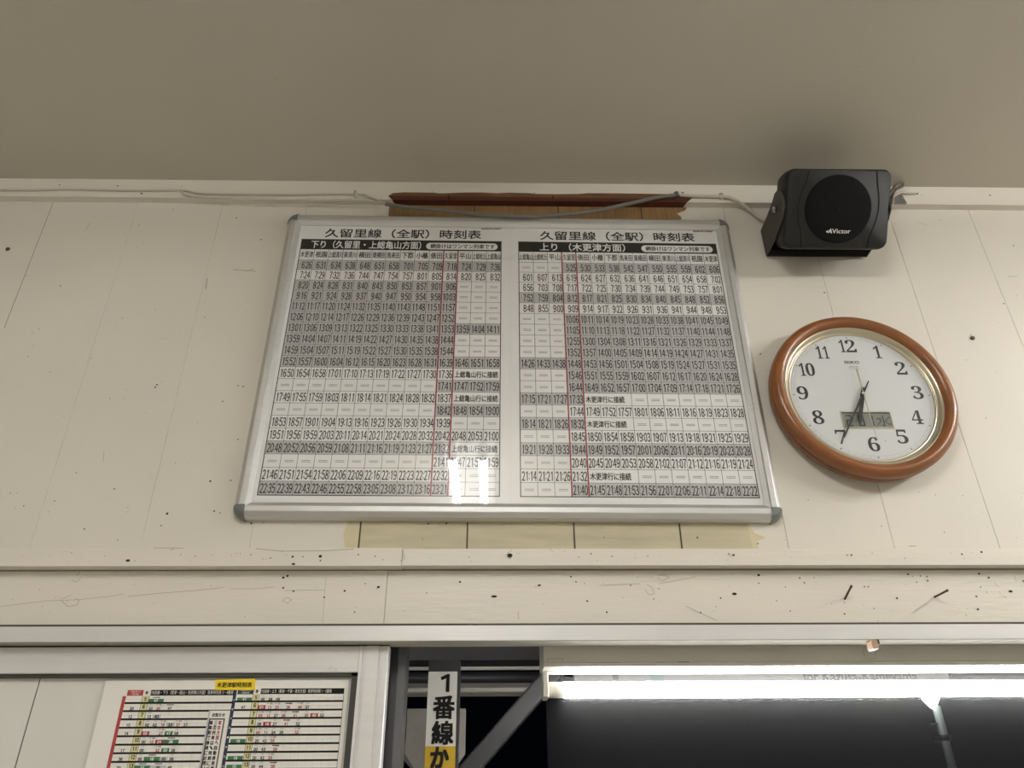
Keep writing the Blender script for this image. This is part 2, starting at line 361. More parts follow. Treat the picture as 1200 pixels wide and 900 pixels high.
mb = MB()      # rail above the lintel
yr = -0.024
xj = W(471, 655, yr)[0]
mb.box(XL, xj-0.0004, yr-0.0012, 0.0, Z_RAIL0-0.0008, Z_RAIL1+0.001, M_trim); mb.box(xj+0.0004, XR, yr, 0.0, Z_RAIL0, Z_RAIL1, M_trim)
specks(mb, [(150, 657, 2.6, 1.6), (158, 657.5, 1), (84, 648, 1), (343, 652.5, 2.2), (375.5, 652, 2.8), (355, 652.5, 1.6, .6), (375.5, 657, 1.4), (317, 654, 1.3), (420, 650, 1.5), (439.5, 652, 1.3), (449, 656, .9), (597.5, 651, 4), (550, 653), (692.5, 649, 1.5), (717, 652, 1.3), (678, 653, 1.1), (759, 652, 1), (859.5, 650.5, 2), (992.5, 650.5, 1.3), (997.7, 650.5, 1.8), (1127, 649.5, 1.9), (1150, 647, 1.8), (854, 649, 1.2), (344, 661, 2, 1.8), (294, 650, 1.2), (271, 651, .8), (212, 650, 1), (229, 652, 1), (1022, 648, .9)], yr-0.0012)
for i in range(50): specks(mb, [(random.uniform(0, 1200), random.uniform(646, 658), random.uniform(.4, .8))], yr-0.0012)
marks(mb, [(0.0012, [(180, 642), (215, 642.5)]), (0.0015, [(200, 645), (204, 643)]), (0.0014, [(300, 643), (330, 646), (380, 645.5), (415, 643.5)]), (0.001, [(472, 645), (474, 656)]), (0.001, [(595, 649), (600, 644)]), (0.001, [(644, 642), (648, 647)]), (0.0015, [(1065, 640), (1073, 640)])], yr-0.0012, M_scuff)
bevel(mb.build('trim_rail', kind='structure'), 0.0012)

mb = MB()      # lintel board
yl = -0.004; xj2 = W(452, 700, yl)[0]
mb.box(XL, xj2-0.0003, yl, 0.06, Z_LIN0, Z_RAIL1-.005, M_trim); mb.box(xj2+0.0003, XR, yl+.0006, 0.06, Z_LIN0, Z_RAIL1-.005, M_trim)
mb.rect(XL, XR, Z_RAIL0-0.0028, Z_RAIL0+0.001, yl-.0003, M_groove_shade)  # shade under the rail, laid on as a dark strip
specks(mb, [(404, 692.5, 2), (443.5, 688, 2.2, 1.3), (579, 699, 2.2, 2.6), (539, 682, 1.8), (500, 695, 1.2), (380, 700, 1.5), (415.7, 717.5, 1.3), (337, 675, 2.2), (332, 677, 2), (428, 684, 1.2), (332, 689, 2), (344, 693, 1.5), (669, 676, 1.5), (675, 682, 1.3), (685, 684, 1.1), (632, 686, 1.7, 2), (688, 704.5, 1.7), (711, 717.5, 1.9), (766, 702, 1.2), (821, 718, 1.6), (860.5, 696, 2.6, 1.8), (889, 674, 2.2), (889, 683.5, 1.3), (844.5, 701, 1.4), (839, 711, 1), (739, 686, 1.1), (772, 690, 1.1),
 (937, 677.5, 1.6), (942.5, 683, 1.4), (920.5, 688, 1.1), (910, 704, 1.1), (926, 716, 1.1), (954, 677, 1.2), (1013, 687.5, 1.4), (1017.5, 687.5, 1.4), (1051, 701, 2), (989.5, 706, 1), (989.5, 719.5, 1.5), (1024, 713, 1.2), (1078.5, 675, 1.5), (1086, 675.7, 1.3), (1087, 680.5, 1.6), (1074, 682.5, 1.2), (1064, 673, 1.8), (1147, 672.5, 2), (1158.5, 677, 1.8), (1184, 693, 2.2, 1.9), (1144, 699, 1.6), (1146, 714, 1.9), (1149, 688, 1.2), (1156, 694, 1), (1132, 721, 1), (1199, 681, 1.7)], yl)
for i in range(60): specks(mb, [(random.uniform(0, 1200), random.uniform(672, 728), random.uniform(.4, .8))], yl)
marks(mb, [(0.0008, [(0, 711), (55, 704), (90, 703), (128, 699), (145, 696)]), (0.001, [(150, 699), (190, 695), (230, 692), (262, 688.5)]), (0.0008, [(270, 690), (300, 690)]), (0.0009, [(300, 690), (322, 688)]), (0.0009, [(334, 692), (381, 691.5)]), (0.0006, [(382, 676), (378, 731)]), (0.0007, [(703, 686), (750, 684)]), (0.0007, [(773, 684), (815, 676)]), (0.001, [(803, 710), (820, 718), (840, 727)]), (0.001, [(607, 716), (608, 726)]),
 (0.0009, [(71, 702), (78, 700), (84, 697)]), (0.001, [(72, 704), (80, 711), (90, 709), (93, 704), (88, 701)]), (0.0012, [(90, 675), (95, 668)]), (0.001, [(84, 680), (90, 682), (95, 677)]), (0.0009, [(756, 691), (760, 697), (767, 696), (764, 688), (758, 685)]), (0.0009, [(770, 677), (776, 681), (784, 677), (778, 673), (772, 675)]), (0.0009, [(331, 704), (337, 707), (342, 703), (336, 700), (331, 704)]), (0.0007, [(1188, 672), (1191, 682)]), (0.0008, [(1165, 683), (1171, 688)]), (0.0007, [(1170, 692), (1173, 697)])], yl, M_scuff)
mb.build('trim_lintel', kind='structure')

# ---------------------------------------------------------------- aluminium door frame and the sliding leaf at left
mb = MB()
mb.box(X_LEAF0, X_OPEN1, -0.012, 0.004, Z_HEAD0, Z_LIN0-0.0028, M_aluw)
mb.box(X_LEAF0, X_OPEN1, 0.004, 0.030, Z_HEAD0+.0004, Z_LIN0-0.0028, M_lip)
mb.box(X_LEAF0, X_OPEN1, -0.0112, 0.0302, Z_HEAD0-.0008, Z_HEAD0+.0006, M_lip)
mb.box(X_LEAF0, X_OPEN1, -0.008, 0.05, Z_LIN0-0.0028, Z_LIN0+.001, M_seam)
bevel(mb.build('trim_door_head', kind='structure'), 0.0008)

leaf = bpy.data.objects.new('door_1', None); COL.objects.link(leaf); leaf.location = (X_LEAF0, 0.01, 0); ORG['door_1'] = Vector(leaf.location); leaf['kind'] = 'structure'
XS0, XS1, ZT = -0.2035, -0.1600, 1.7908
mb = MB(); mb.box(X_LEAF0, XS0, 0.010, 0.032, 1.7530, ZT, M_aluw, 0.001)
mb.box(X_LEAF0, XS1, 0.016, 0.030, ZT, ZT+0.0035, M_gasket)
mb.stroke([W(385, 786, .01), W(388, 781, .01), W(390, 786, .01)], 0.0005, .0094, M_scuff); mb.stroke([W(391, 781, .01), W(394, 786, .01), W(395, 783, .01)], 0.0005, .0094, M_scuff)
mb.build('top_rail', leaf)
mb = MB()
xs = [XS0, XS0+.004, XS0+.0045, XS0+.0095, XS0+.010, XS0+.0285, XS0+.030, XS0+.034, XS0+.0345, XS1-.0015, XS1]
ys = [0.010, 0.010, 0.0125, 0.0125, 0.0095, 0.0095, 0.0125, 0.0125, 0.010, 0.010, 0.012]
for a, b in zip(range(0, 10), range(1, 11)): mb.face([(xs[a], ys[a], 0.02), (xs[b], ys[b], 0.02), (xs[b], ys[b], ZT), (xs[a], ys[a], ZT)], M_aluw)
mb.face([(XS1, 0.012, .02), (XS1, .034, .02), (XS1, .034, ZT), (XS1, .012, ZT)], M_aluw); mb.face([(XS0, 0.010, .02), (XS0, .034, .02), (XS0, .034, ZT), (XS0, .010, ZT)], M_aluw)
mb.box(XS0+.001, XS1-.001, .0128, .034, .02, ZT-.001, M_aluw)
mb.build('stile', leaf)
mb = MB(); mb.box(X_LEAF0, XS0, 0.010, 0.032, 0.02, 0.12, M_aluw, .001); mb.build('bottom_rail', leaf)
mb = MB(); mb.box(X_LEAF0, XS0, 0.0135, 0.030, 1.7482, 1.7535, M_gasket); mb.box(XS0-.0095, XS0, 0.0135, 0.030, .10, 1.7535, M_gasket); mb.build('gasket', leaf)
xg = W(38, 830, .024)[0]
mb = MB(); mb.box(X_LEAF0, xg-.0010, 0.022, 0.027, .1, 1.75, M_panel); mb.box(xg+.0010, XS0-.004, 0.022, 0.027, .1, 1.75, M_panel); mb.box(xg-.002, xg+.002, .0235, .0275, .1, 1.75, M_dark); mb.build('white_backing', leaf)
mb = MB(); mb.rect(X_LEAF0, XS0-.003, .1, 1.752, .0195, M_cover); mb.build('glass_pane', leaf)

# ---------------------------------------------------------------- the wall timetable board
CX, CZ, ROT = 0.0251, 2.3058, 0.0055
board = thing('timetable_board', 'large aluminium framed railway timetable board with two printed tables, on the plank wall', 'notice board', (CX, 0, CZ))
def BL(px, py, Y=-0.0125):
    x, z = W(px, py, Y); dx, dz = x-CX, z-CZ; c, s = math.cos(ROT), math.sin(ROT)
    return (CX+dx*c-dz*s, CZ+dx*s+dz*c)
BX0, BX1, BZ0, BZ1 = CX-0.4475, CX+0.4475, 1.9825, 2.6290
PROF = [(0, 0), (0, -.009), (.0025, -.0155), (.0085, -.0205), (.0105, -.0215), (.0190, -.0215), (.0205, -.0185), (.0275, -.0140), (.0280, 0)]
CL = 0.0205
def rail(horizontal, at, sgn, a, b):
    mb = MB(); rs = []
    for t in (a, b):
        rs.append([(t, y, at+sgn*d) if horizontal else (at+sgn*d, y, t) for d, y in PROF])
    mb.rings(rs, M_alu); o = mb.build('frame_rail', board); return o
rail(True, BZ1, -1, BX0+CL, BX1-CL); rail(True, BZ0, 1, BX0+CL, BX1-CL)
rail(False, BX0, 1, BZ0+CL, BZ1-CL); rail(False, BX1, -1, BZ0+CL, BZ1-CL)
for sx in (-1, 1):
    for sz in (-1, 1):
        mb = MB(); ox = (BX0+CL+.0005 if sx < 0 else BX1-CL-.0005); oz = (BZ0+CL+.0005 if sz < 0 else BZ1-CL-.0005)
        rs = []; R = CL+0.0018
        for k in range(9):
            a = math.pi/2*k/8
            rs.append([(ox+sx*math.cos(a)*r, y, oz+sz*math.sin(a)*r) for r, y in ((0.0008, -.0150), (0.001, -.0228), (R*.30, -.0232), (R*.62, -.0222), (R*.85, -.0175), (R, -.010), (R, 0), (0.0008, 0))])
        mb.rings(rs, M_cap, caps=True, smooth=False)
        smooth_edges(mb.build('corner_cap', board), 30)
mb = MB(); mb.box(BX0+.02, BX1-.02, -.0105, -.001, BZ0+.02, BZ1-.02, M_panel); mb.build('backing_panel', board)

H_L = ['木更津', '祇園', '上総清川', '東清川', '横田', '東横田', '馬来田', '下郡', '小櫃', '俵田', '久留里', '平山', '上総松丘', '上総亀山']
TL = '''S14 6:26 6:31 6:34 6:38 6:48 6:51 6:58 7:01 7:05 7:09 7:18 7:24 7:29 7:36
S0 7:24 7:29 7:32 7:36 7:44 7:47 7:54 7:57 8:01 8:05 8:14 8:20 8:25 8:32
S11 8:20 8:24 8:28 8:31 8:40 8:43 8:50 8:53 8:57 9:01 9:06 = = =
S11 9:16 9:21 9:24 9:28 9:37 9:40 9:47 9:50 9:54 9:58 10:03 = = =
S11 11:12 11:17 11:20 11:24 11:32 11:35 11:40 11:43 11:48 11:51 11:57 = = =
S11 12:06 12:10 12:14 12:17 12:26 12:29 12:36 12:39 12:43 12:47 12:52 = = =
S14 13:01 13:06 13:09 13:13 13:22 13:25 13:30 13:33 13:38 13:41 13:53 13:59 14:04 14:11
S11 13:59 14:04 14:07 14:11 14:19 14:22 14:27 14:30 14:35 14:38 14:44 = = =
S11 14:59 15:04 15:07 15:11 15:19 15:22 15:27 15:30 15:35 15:38 15:44 = = =
S14 15:52 15:57 16:00 16:04 16:12 16:15 16:20 16:23 16:28 16:31 16:39 16:46 16:51 16:58
S0 16:50 16:54 16:58 17:01 17:10 17:13 17:19 17:22 17:27 17:30 17:36 * * *
E4 = = = = = = = = = = 17:41 17:47 17:52 17:59
S0 17:49 17:55 17:59 18:03 18:11 18:14 18:21 18:24 18:28 18:32 18:37 * * *
E4 = = = = = = = = = = 18:42 18:48 18:54 19:00
S0 18:53 18:57 19:01 19:04 19:13 19:16 19:23 19:26 19:30 19:34 19:39 = = =
S0 19:51 19:56 19:59 20:03 20:11 20:14 20:21 20:24 20:28 20:32 20:42 20:48 20:53 21:00
S11 20:48 20:52 20:56 20:59 21:08 21:11 21:16 21:19 21:23 21:27 21:32 * * *
E0 = = = = = = = = = = 21:41 21:47 21:52 21:59
S0 21:46 21:51 21:54 21:58 22:06 22:09 22:16 22:19 22:23 22:27 22:32 = = =
S11 22:35 22:39 22:43 22:46 22:55 22:58 23:05 23:08 23:12 23:16 23:21 = = ='''
TR = '''E11 = = = 5:25 5:30 5:33 5:38 5:42 5:47 5:50 5:55 5:59 6:02 6:06
S0 6:01 6:07 6:13 6:19 6:24 6:27 6:32 6:36 6:41 6:46 6:51 6:54 6:58 7:02
S0 6:56 7:03 7:08 7:17 7:22 7:25 7:30 7:34 7:39 7:44 7:49 7:53 7:57 8:01
S14 7:52 7:59 8:04 8:12 8:17 8:21 8:25 8:30 8:34 8:40 8:45 8:48 8:52 8:56
S0 8:48 8:55 9:00 9:09 9:14 9:17 9:22 9:26 9:31 9:36 9:41 9:44 9:48 9:53
E11 = = = 10:06 10:11 10:14 10:19 10:23 10:28 10:33 10:38 10:41 10:45 10:49
E11 = = = 11:05 11:10 11:13 11:18 11:22 11:27 11:32 11:37 11:40 11:44 11:48
E11 = = = 12:55 13:00 13:04 13:08 13:11 13:16 13:21 13:26 13:29 13:33 13:37
E11 = = = 13:52 13:57 14:00 14:05 14:09 14:14 14:19 14:24 14:27 14:31 14:35
S14 14:26 14:33 14:38 14:48 14:53 14:56 15:01 15:04 15:08 15:19 15:24 15:27 15:31 15:35
E11 = = = 15:46 15:51 15:55 15:59 16:02 16:07 16:12 16:17 16:20 16:24 16:28
E11 = = = 16:44 16:49 16:52 16:57 17:00 17:04 17:09 17:14 17:18 17:21 17:26
S4 17:15 17:21 17:27 17:33 * * * = = = = = = =
S0 = = = 17:44 17:49 17:52 17:57 18:01 18:06 18:11 18:16 18:19 18:23 18:28
S4 18:14 18:21 18:26 18:32 * * * = = = = = = =
S0 = = = 18:45 18:50 18:54 18:58 19:03 19:07 19:13 19:18 19:21 19:25 19:29
S14 19:21 19:28 19:33 19:44 19:49 19:52 19:57 20:01 20:06 20:11 20:16 20:19 20:23 20:28
S0 = = = 20:40 20:45 20:49 20:53 20:58 21:02 21:07 21:12 21:16 21:19 21:24
S0 21:14 21:21 21:26 21:32 * * * = = = = = = =
E11 = = = 21:40 21:45 21:48 21:53 21:56 22:01 22:06 22:11 22:14 22:18 22:22'''
ZT0, ZH1, ZH2, ZB = 2.5672, 2.5410, 2.5144, 2.0238
Y0 = -0.0112
def sheet(x0, x1, px0, px1, heads, rows, redcols, conn, band, bandx, pill, title, tiny):
    mb = MB(); RH = (ZH2-ZB)/20; cw = (x1-x0)/14
    mb.box(px0, px1, Y0, Y0+.0006, BZ0+.0265, BZ1-.0265, M_paper)
    # shading
    for r, ln in enumerate(rows.split('\n')):
        t = ln.split(); n = int(t[0][1:]); zt = ZH2-r*RH
        if n:
            a, b = (x0, x0+n*cw) if t[0][0] == 'S' else (x1-n*cw, x1)
            mb.rect(a, b, zt-RH, zt, Y0-.0001, M_shade)
        merged = [i for i, c in enumerate(t[1:]) if c == '*']
        for i in range(1, 14):
            if i in merged and i-1 in merged: continue
            mb.rect(x0+i*cw-.0004, x0+i*cw+.0004, zt-RH, zt, Y0-.0002, M_line)
        if r: mb.rect(x0, x1, zt-.00035, zt+.00035, Y0-.0002, M_line)
        for i, c in enumerate(t[1:]):
            xa = x0+i*cw
            if c == '=':
                for dz in (.47, .58): mb.rect(xa+cw*.24, xa+cw*.78, zt-RH*dz-.00045, zt-RH*dz+.00045, Y0-.0003, M_dash)
            elif c != '*': mb.time(c, xa+cw*.955, cw*.205, zt-RH*.87, RH*.70, Y0-.0003, M_ink, .00026)
        if merged: mb.text(conn[0], x0+merged[0]*cw+cw*.12, x0+merged[0]*cw+cw*conn[1], zt-RH*.79, zt-RH*.25, Y0-.0003, M_ink, .0002)
    for i in range(1, 14): mb.rect(x0+i*cw-.0004, x0+i*cw+.0004, ZH2, ZH1, Y0-.0002, M_line)
    mb.rect(x0, x1, ZH2-.0004, ZH2+.0004, Y0-.0002, M_line)
    for i, h in enumerate(heads):
        f = .78 if len(h) == 2 else (.86 if len(h) == 3 else .94)
        c = x0+(i+.5)*cw; mb.text(h, c-cw*f/2, c+cw*f/2, ZH2+.0060, ZH1-.0050, Y0-.0003, M_ink, (.00012 if len(h) > 2 else .0002, .0001))
    mb.rect(x0, x1, ZH1, ZT0, Y0-.00015, M_ink)
    t = .0010
    for a, b, c, d in ((x0-t, x0+t/2, ZB-t, ZT0), (x1-t/2, x1+t, ZB-t, ZT0), (x0-t, x1+t, ZB-t, ZB+t/2)): mb.rect(a, b, c, d, Y0-.00025, M_ink)
    for i in redcols: mb.rect(x0+i*cw-.0012, x0+i*cw+.0012, ZB, ZH1, Y0-.0004, M_red)
    mb.text(band, bandx[0], bandx[1], ZH1+.0030, ZT0-.0035, Y0-.0004, M_paper, .0003)
    zc, h = (ZH1+ZT0)/2-.0015, .0085; pts = []
    for k in range(9): a = -math.pi/2+math.pi*k/8; pts.append((pill[1]-h+h*math.cos(a), Y0-.0003, zc+h*math.sin(a)))
    for k in range(9): a = math.pi/2+math.pi*k/8; pts.append((pill[0]+h+h*math.cos(a), Y0-.0003, zc+h*math.sin(a)))
    mb.face(pts, M_paper); mb.text('網掛けはワンマン列車です', pill[0]+.009, pill[1]-.006, zc-.0056, zc+.0056, Y0-.0004, M_ink, .0002)
    mb.text('久留里線（全駅）時刻表', title[0], title[1], title[2], title[3], Y0-.0003, M_ink, .00035)
    mb.text('2022年3月12日改正', tiny[0], tiny[1], tiny[2], tiny[2]+.0030, Y0-.0003, M_ink, .0002)
    return mb.build('timetable_sheet', board)
mid = BL(598, 400)[0]
l = lambda a, b: (BL(a, 286)[0], BL(b, 286)[0])
sheet(-0.3878, 0.0079, BX0+.022, mid-.0004, H_L, TL, (10, 11), ('上総亀山行に接続', 2.86), '下り（久留里・上総亀山方面）', l(364.5, 493.5), l(499.4, 583.2), (BL(380.6, 276)[0], BL(563.7, 276)[0], 2.5720, 2.5948), (BL(564, 268)[0], BL(587, 268)[0], 2.5978))
sheet(0.0434, 0.4388, mid+.0004, BX1-.022, H_L[::-1], TR, (3, 4), ('木更津行に接続', 2.55), '上り （木更津方面）', l(632.5, 732), l(751, 834.4), (BL(633, 276)[0], BL(813.5, 276)[0], 2.5720, 2.5948), (BL(812, 270)[0], BL(835, 270)[0], 2.5978))
mb = MB(); mb.rect(BX0+.022, BX1-.022, BZ0+.022, BZ1-.022, -.0126, M_cover); mb.build('clear_cover', board)
board.rotation_euler = (0, ROT, 0)

# ---------------------------------------------------------------- wall clock
KX, KZ, KF = 0.6448, 2.2069, -0.030
clock = thing('wall_clock', 'round wooden rimmed wall clock with white face and small date display', 'clock', (KX, 0, KZ))
mb = MB()
rim = []
for k in range(20):
    a = 2*math.pi*k/20; rim.append((0.1485+0.0125*math.cos(a), -0.0345+0.0145*math.sin(a)))
mb.lathe(rim, KX, KZ, M_cwood, 128); mb.lathe([(0.150, -.028), (0.1605, -.026), (0.1590, -.015), (0.150, -.012)], KX, KZ, M_cwood, 128); mb.build('wooden_rim', clock)
mb = MB(); mb.lathe([(0.138, -.015), (0.153, -.015), (0.1545, -.013), (0.150, -.001), (0.138, -.001)], KX, KZ, M_case, 96); mb.disc(KX, KZ, .140, -.0155, M_case, 96); mb.build('back_case', clock)
mb = MB(); mb.lathe([(0.1250, KF), (0.1262, KF-.002), (0.1275, KF-.0025), (0.1292, KF-.001), (0.1310, KF-.004), (0.1345, KF-.0085), (0.1385, KF-.0105), (.1385, KF+.01), (.1250, KF+.004)], KX, KZ, M_gold, 128); mb.build('bezel', clock)
mb = MB(); mb.disc(KX, KZ, .1265, KF, M_face, 128)
for r0, r1 in ((.1228, .1232), (.1178, .1182)):
    n = 120
    for k in range(n):
        a, b = 2*math.pi*k/n, 2*math.pi*(k+1)/n
        mb.face([(KX+r*math.cos(t), KF-.0002, KZ+r*math.sin(t)) for r, t in ((r0, a), (r1, a), (r1, b), (r0, b))], M_track)
for k in range(60):
    a = 2*math.pi*k/60; c, s = math.cos(a), math.sin(a)
    if k % 5: mb.stroke([(KX+.118*c, KZ+.118*s), (KX+.123*c, KZ+.123*s)], .0005, KF-.0002, M_track)
    else: mb.disc(KX+.1205*c, KZ+.1205*s, .0013, KF-.0003, M_num, 8)
SER = {c: chr(0x1D7CE+i) for i, c in enumerate('0123456789')}
NUM = [('12', 993, 405.6), ('1', 1028, 412.6), ('2', 1055.6, 431.6), ('3', 1075, 460), ('4', 1074.4, 489), ('5', 1057, 511.6), ('6', 1024, 520.6), ('7', 986, 512), ('8', 958.6, 489), ('9', 940.4, 460.4), ('10', 945.6, 433), ('11', 963.6, 413)]
for s, px, py in NUM:
    x, z = W(px, py, KF); h = .0268
    wd = {'1': .0135, '12': .0305, '10': .0275, '11': .0225}.get(s, .0195)
    if len(s) == 2:
        b = wd-.0105 if s[1] != '1' else .0105
        mb.text(SER['1'], x-wd/2, x-wd/2+.0105, z-h/2, z+h/2, KF-.0002, M_num); mb.text(SER[s[1]], x+wd/2-b+.001, x+wd/2, z-h/2, z+h/2, KF-.0002, M_num)
    else: mb.text(SER[s], x-wd/2, x+wd/2, z-h/2, z+h/2, KF-.0002, M_num)
a, b = W(989.2, 424.6, KF), W(1006.6, 424.6, KF); mb.text('SEIKO', a[0], b[0], a[1]-.0028, a[1]+.0028, KF-.0002, M_num, (.0002, .00008))
a, b = W(994, 430, KF), W(1006, 430, KF); mb.text('quartz', a[0]+.001, b[0], a[1]-.002, a[1]+.002, KF-.0002, M_track, .00012); mb.rect(a[0], b[0]+.001, a[1]-.0042, a[1]-.0034, KF-.0002, M_track)
x, z = W(1037.5, 516.5, KF); mb.disc(x, z, .0009, KF-.0002, M_num, 6)
mb.build('clock_face', clock)
LX0, LX1, LZ0, LZ1 = .6005, .6848, 2.1430, 2.1720
mb = MB(); mb.rect(LX0, LX1, LZ0, LZ1, KF-.0003, M_lcd)
for q in ((LX0-.002, LX1+.002, LZ1, LZ1+.002), (LX0-.002, LX1+.002, LZ0-.002, LZ0), (LX0-.002, LX0, LZ0, LZ1), (LX1, LX1+.002, LZ0, LZ1)): mb.box(q[0], q[1], KF-.0012, KF, q[2], q[3], M_gold)
mb.rect(LX0, LX1, LZ1-.0022, LZ1, KF-.0006, M_lcd_dark)  # shadow of the recessed top edge, drawn in the digit colour
SEG = {'2': 'abged', '3': 'abgcd', '8': 'abcdefg', '1': 'bc'}
def seg(ch, x, z, wd, h):
    t = .0024
    pos = {'a': (x, x+wd, z+h-t, z+h), 'g': (x, x+wd, z+h/2-t/2, z+h/2+t/2), 'd': (x, x+wd, z, z+t), 'f': (x, x+t, z+h/2+.0006, z+h-.0006), 'b': (x+wd-t, x+wd, z+h/2+.0006, z+h-.0006), 'e': (x, x+t, z+.0006, z+h/2-.0006), 'c': (x+wd-t, x+wd, z+.0006, z+h/2-.0006)}
    for c in SEG[ch]: mb.rect(*pos[c], KF-.0005, M_lcd_dark)
seg('2', .6055, 2.1455, .0105, .0215); seg('8', .6265, 2.1455, .0105, .0215); seg('1', .6430, 2.1455, .0105, .0215)
mb.rect(.6560, .6578, 2.1450, 2.1470, KF-.0005, M_lcd_dark)
WTR = ['...#...', '...#..#', '##.#.#.', '.#.##..', '.#.#.#.', '#..#..#', '..##...']
WTR = ['....#....', '....#...#', '###.#..#.', '..#.#.#..', '..#.##...', '.#..#.#..', '#...#..##', '...##....']
for r, row in enumerate(WTR):
    for c, ch in enumerate(row):
        if ch == '#': mb.rect(.6590+c*.0026, .6590+c*.0026+.0024, 2.1665-(r+1)*.0026, 2.1665-(r+1)*.0026+.0024, KF-.0005, M_lcd_dark)
mb.build('date_display', clock)
def hand(name, ang, ln, tail, w0, w1, y, mt, wt):
    mb = MB(); a = math.radians(ang); d = (math.sin(a), math.cos(a)); n = (d[1], -d[0])
    pts = [(-tail, wt), (0, w0), (ln*.12, w0), (ln, w1)]
    poly = [(KX+d[0]*t+n[0]*q/2, KZ+d[1]*t+n[1]*q/2) for t, q in pts]+[(KX+d[0]*t-n[0]*q/2, KZ+d[1]*t-n[1]*q/2) for t, q in reversed(pts)]
    mb.prism(poly, y-.0004, y+.0004, mt); return mb.build(name, clock)
hand('hour_hand', 198.0, .060, .014, .0075, .0050, KF-.0040, M_num, .0045)
hand('minute_hand', 211.8, .101, .030, .0042, .0024, KF-.0058, M_num, .0018)
hand('second_hand', 179.0, .092, .050, .0012, .0007, KF-.0076, M_gold, .0028)
mb = MB(); mb.lathe([(.0001, KF-.0088), (.0028, KF-.0086), (.0032, KF-.007), (.0032, KF), (.0001, KF)], KX, KZ, M_gold, 20); mb.build('hand_hub', clock)
mb = MB(); mb.disc(KX, KZ, .1345, KF-.0095, M_glass, 96); mb.build('glass_cover', clock)

# ---------------------------------------------------------------- wall loudspeaker
PAN, TILT = 0.0, math.radians(38)
dv = Vector((-math.sin(PAN), -math.cos(PAN), 0)); ev = Vector((math.cos(PAN), -math.sin(PAN), 0))
nv = (dv*math.cos(TILT)+Vector((0, 0, -math.sin(TILT)))).normalized(); uv = nv.cross(ev)*-1
if uv.z < 0: uv = -uv
BASE = Vector((0.6433, 0, 2.5772)); SC = BASE+dv*0.124; SC.z = 2.5558
def L(x, f, u): return SC+ev*x+nv*f+uv*u           # f = 0 at the front face, negative behind it
spk = thing('wall_speaker', 'small black wall speaker with round grille, tilted down under the ceiling on a swivel bracket', 'speaker', BASE)
def rrect(hw, hh, r, n=6):
    pts = []
    for cxx, czz, a0 in ((hw-r, hh-r, 0), (-hw+r, hh-r, 90), (-hw+r, -hh+r, 180), (hw-r, -hh+r, 270)):
        for k in range(n+1): a = math.radians(a0+90*k/n); pts.append((cxx+r*math.cos(a), czz+r*math.sin(a)))
    return pts
HW, HH = .0998, .0745
mb = MB(); rs = []
for f, s, r in ((-.112, .030, .012), (-.110, .026, .016), (-.090, .016, .018), (-.060, .004, .020), (-.030, .0002, .018), (-.010, 0, .017), (-.003, .0015, .0165), (0, .0055, .014)):
    rs.append([L(x, f, u) for x, u in rrect(HW-s*.9, HH-s*.55, r)])
mb.rings(rs, M_spk, smooth=True)
o = mb.build('speaker_body', spk); smooth_edges(o, 50)
# curved panel seams either side of the grille
for side in ([(456, 176), (452, 205), (438, 262), (415, 320), (400, 370), (392, 430), (393, 490), (402, 550), (420, 610), (428, 670), (425, 722)], [(943, 176), (946, 215), (955, 280), (967, 340), (972, 400), (972, 450), (963, 510), (945, 570), (922, 630), (911, 675), (907, 722)]):
    mb = MB(); pts = [((q[0]-681)*.000264, (446-q[1])*.000262) for q in side]
    for (a, b), (c, d) in zip(pts, pts[1:]):
        mb.face([L(a-.0009, .0003, b), L(c-.0009, .0003, d), L(c+.0009, .0003, d), L(a+.0009, .0003, b)], M_under)
    mb.build('panel_seam', spk)
mb = MB(); gr = .0640; rs = []
for k in range(48):
    a = 2*math.pi*k/48
    rs.append([L(gr*t*math.cos(a), f, gr*t*math.sin(a)) for t, f in ((1.0, -.001), (.985, .0012), (.93, .0024), (.6, .0042), (.02, .0050))])
mb.rings(rs, M_grille, closed=False, caps=False, smooth=True, loop=True)
mb.build('round_grille', spk)
mb = MB(); vs, fs, a0, a1, b0, b1 = text_geo('Victor')
tx0, tx1, tz0, tz1 = (640-681)*.000262, (772-681)*.000262, (446-619)*.000262, (446-587)*.000262
for oo in (-.0002, .0002):
    for f in fs: mb.face([L(tx0+(vs[i][0]-a0)/(a1-a0)*(tx1-tx0)+oo, .0052+oo*.1, tz0+(vs[i][1]-b0)/(b1-b0)*(tz1-tz0)) for i in f], M_logo)
for poly in ([(594, 605), (612, 596), (606, 612), (600, 614)], [(606, 614), (630, 583), (640, 618), (628, 618), (624, 604), (616, 618)]):
    mb.face([L((a-681)*.000262, .0052, (446-b)*.000262) for a, b in poly], M_logo)
mb.build('maker_logo', spk)
# swivel bracket
brk = MB()
armo = WP(897, 300, -0.002); an = ev
def AP(px, py, off=0): return XP(px, py, armo, an)+ev*off
poly = [(916, 224), (918.2, 231), (919.2, 244), (916.8, 257), (908.5, 279), (898, 300.5), (891.4, 270), (899, 252.5), (905, 236), (907.5, 227), (911, 222.5)]
L1 = [AP(*p) for p in poly]
brk.rings([L1, [p+ev*.0025 for p in L1]], M_brk)
wR = 0.2035
brk.rings([[p+ev*wR for p in L1], [p+ev*(wR-.0025) for p in L1]], M_brk)
pa, pb = AP(898, 300.5), AP(891.4, 270)
e1 = (pb-pa)
q = [pa, pa+e1, pa+e1+dv*.0025, pa+dv*.0025]
brk.rings([q, [p+ev*wR for p in q]], M_brk)
lip = [pa, pa+dv*.014+e1*.06, pa+dv*.014+e1*.10, pa+e1*.06]
brk.rings([[p+ev*.002 for p in lip], [p+ev*(wR-.002) for p in lip]], M_under)  # lower lip coloured near black for its unlit underside
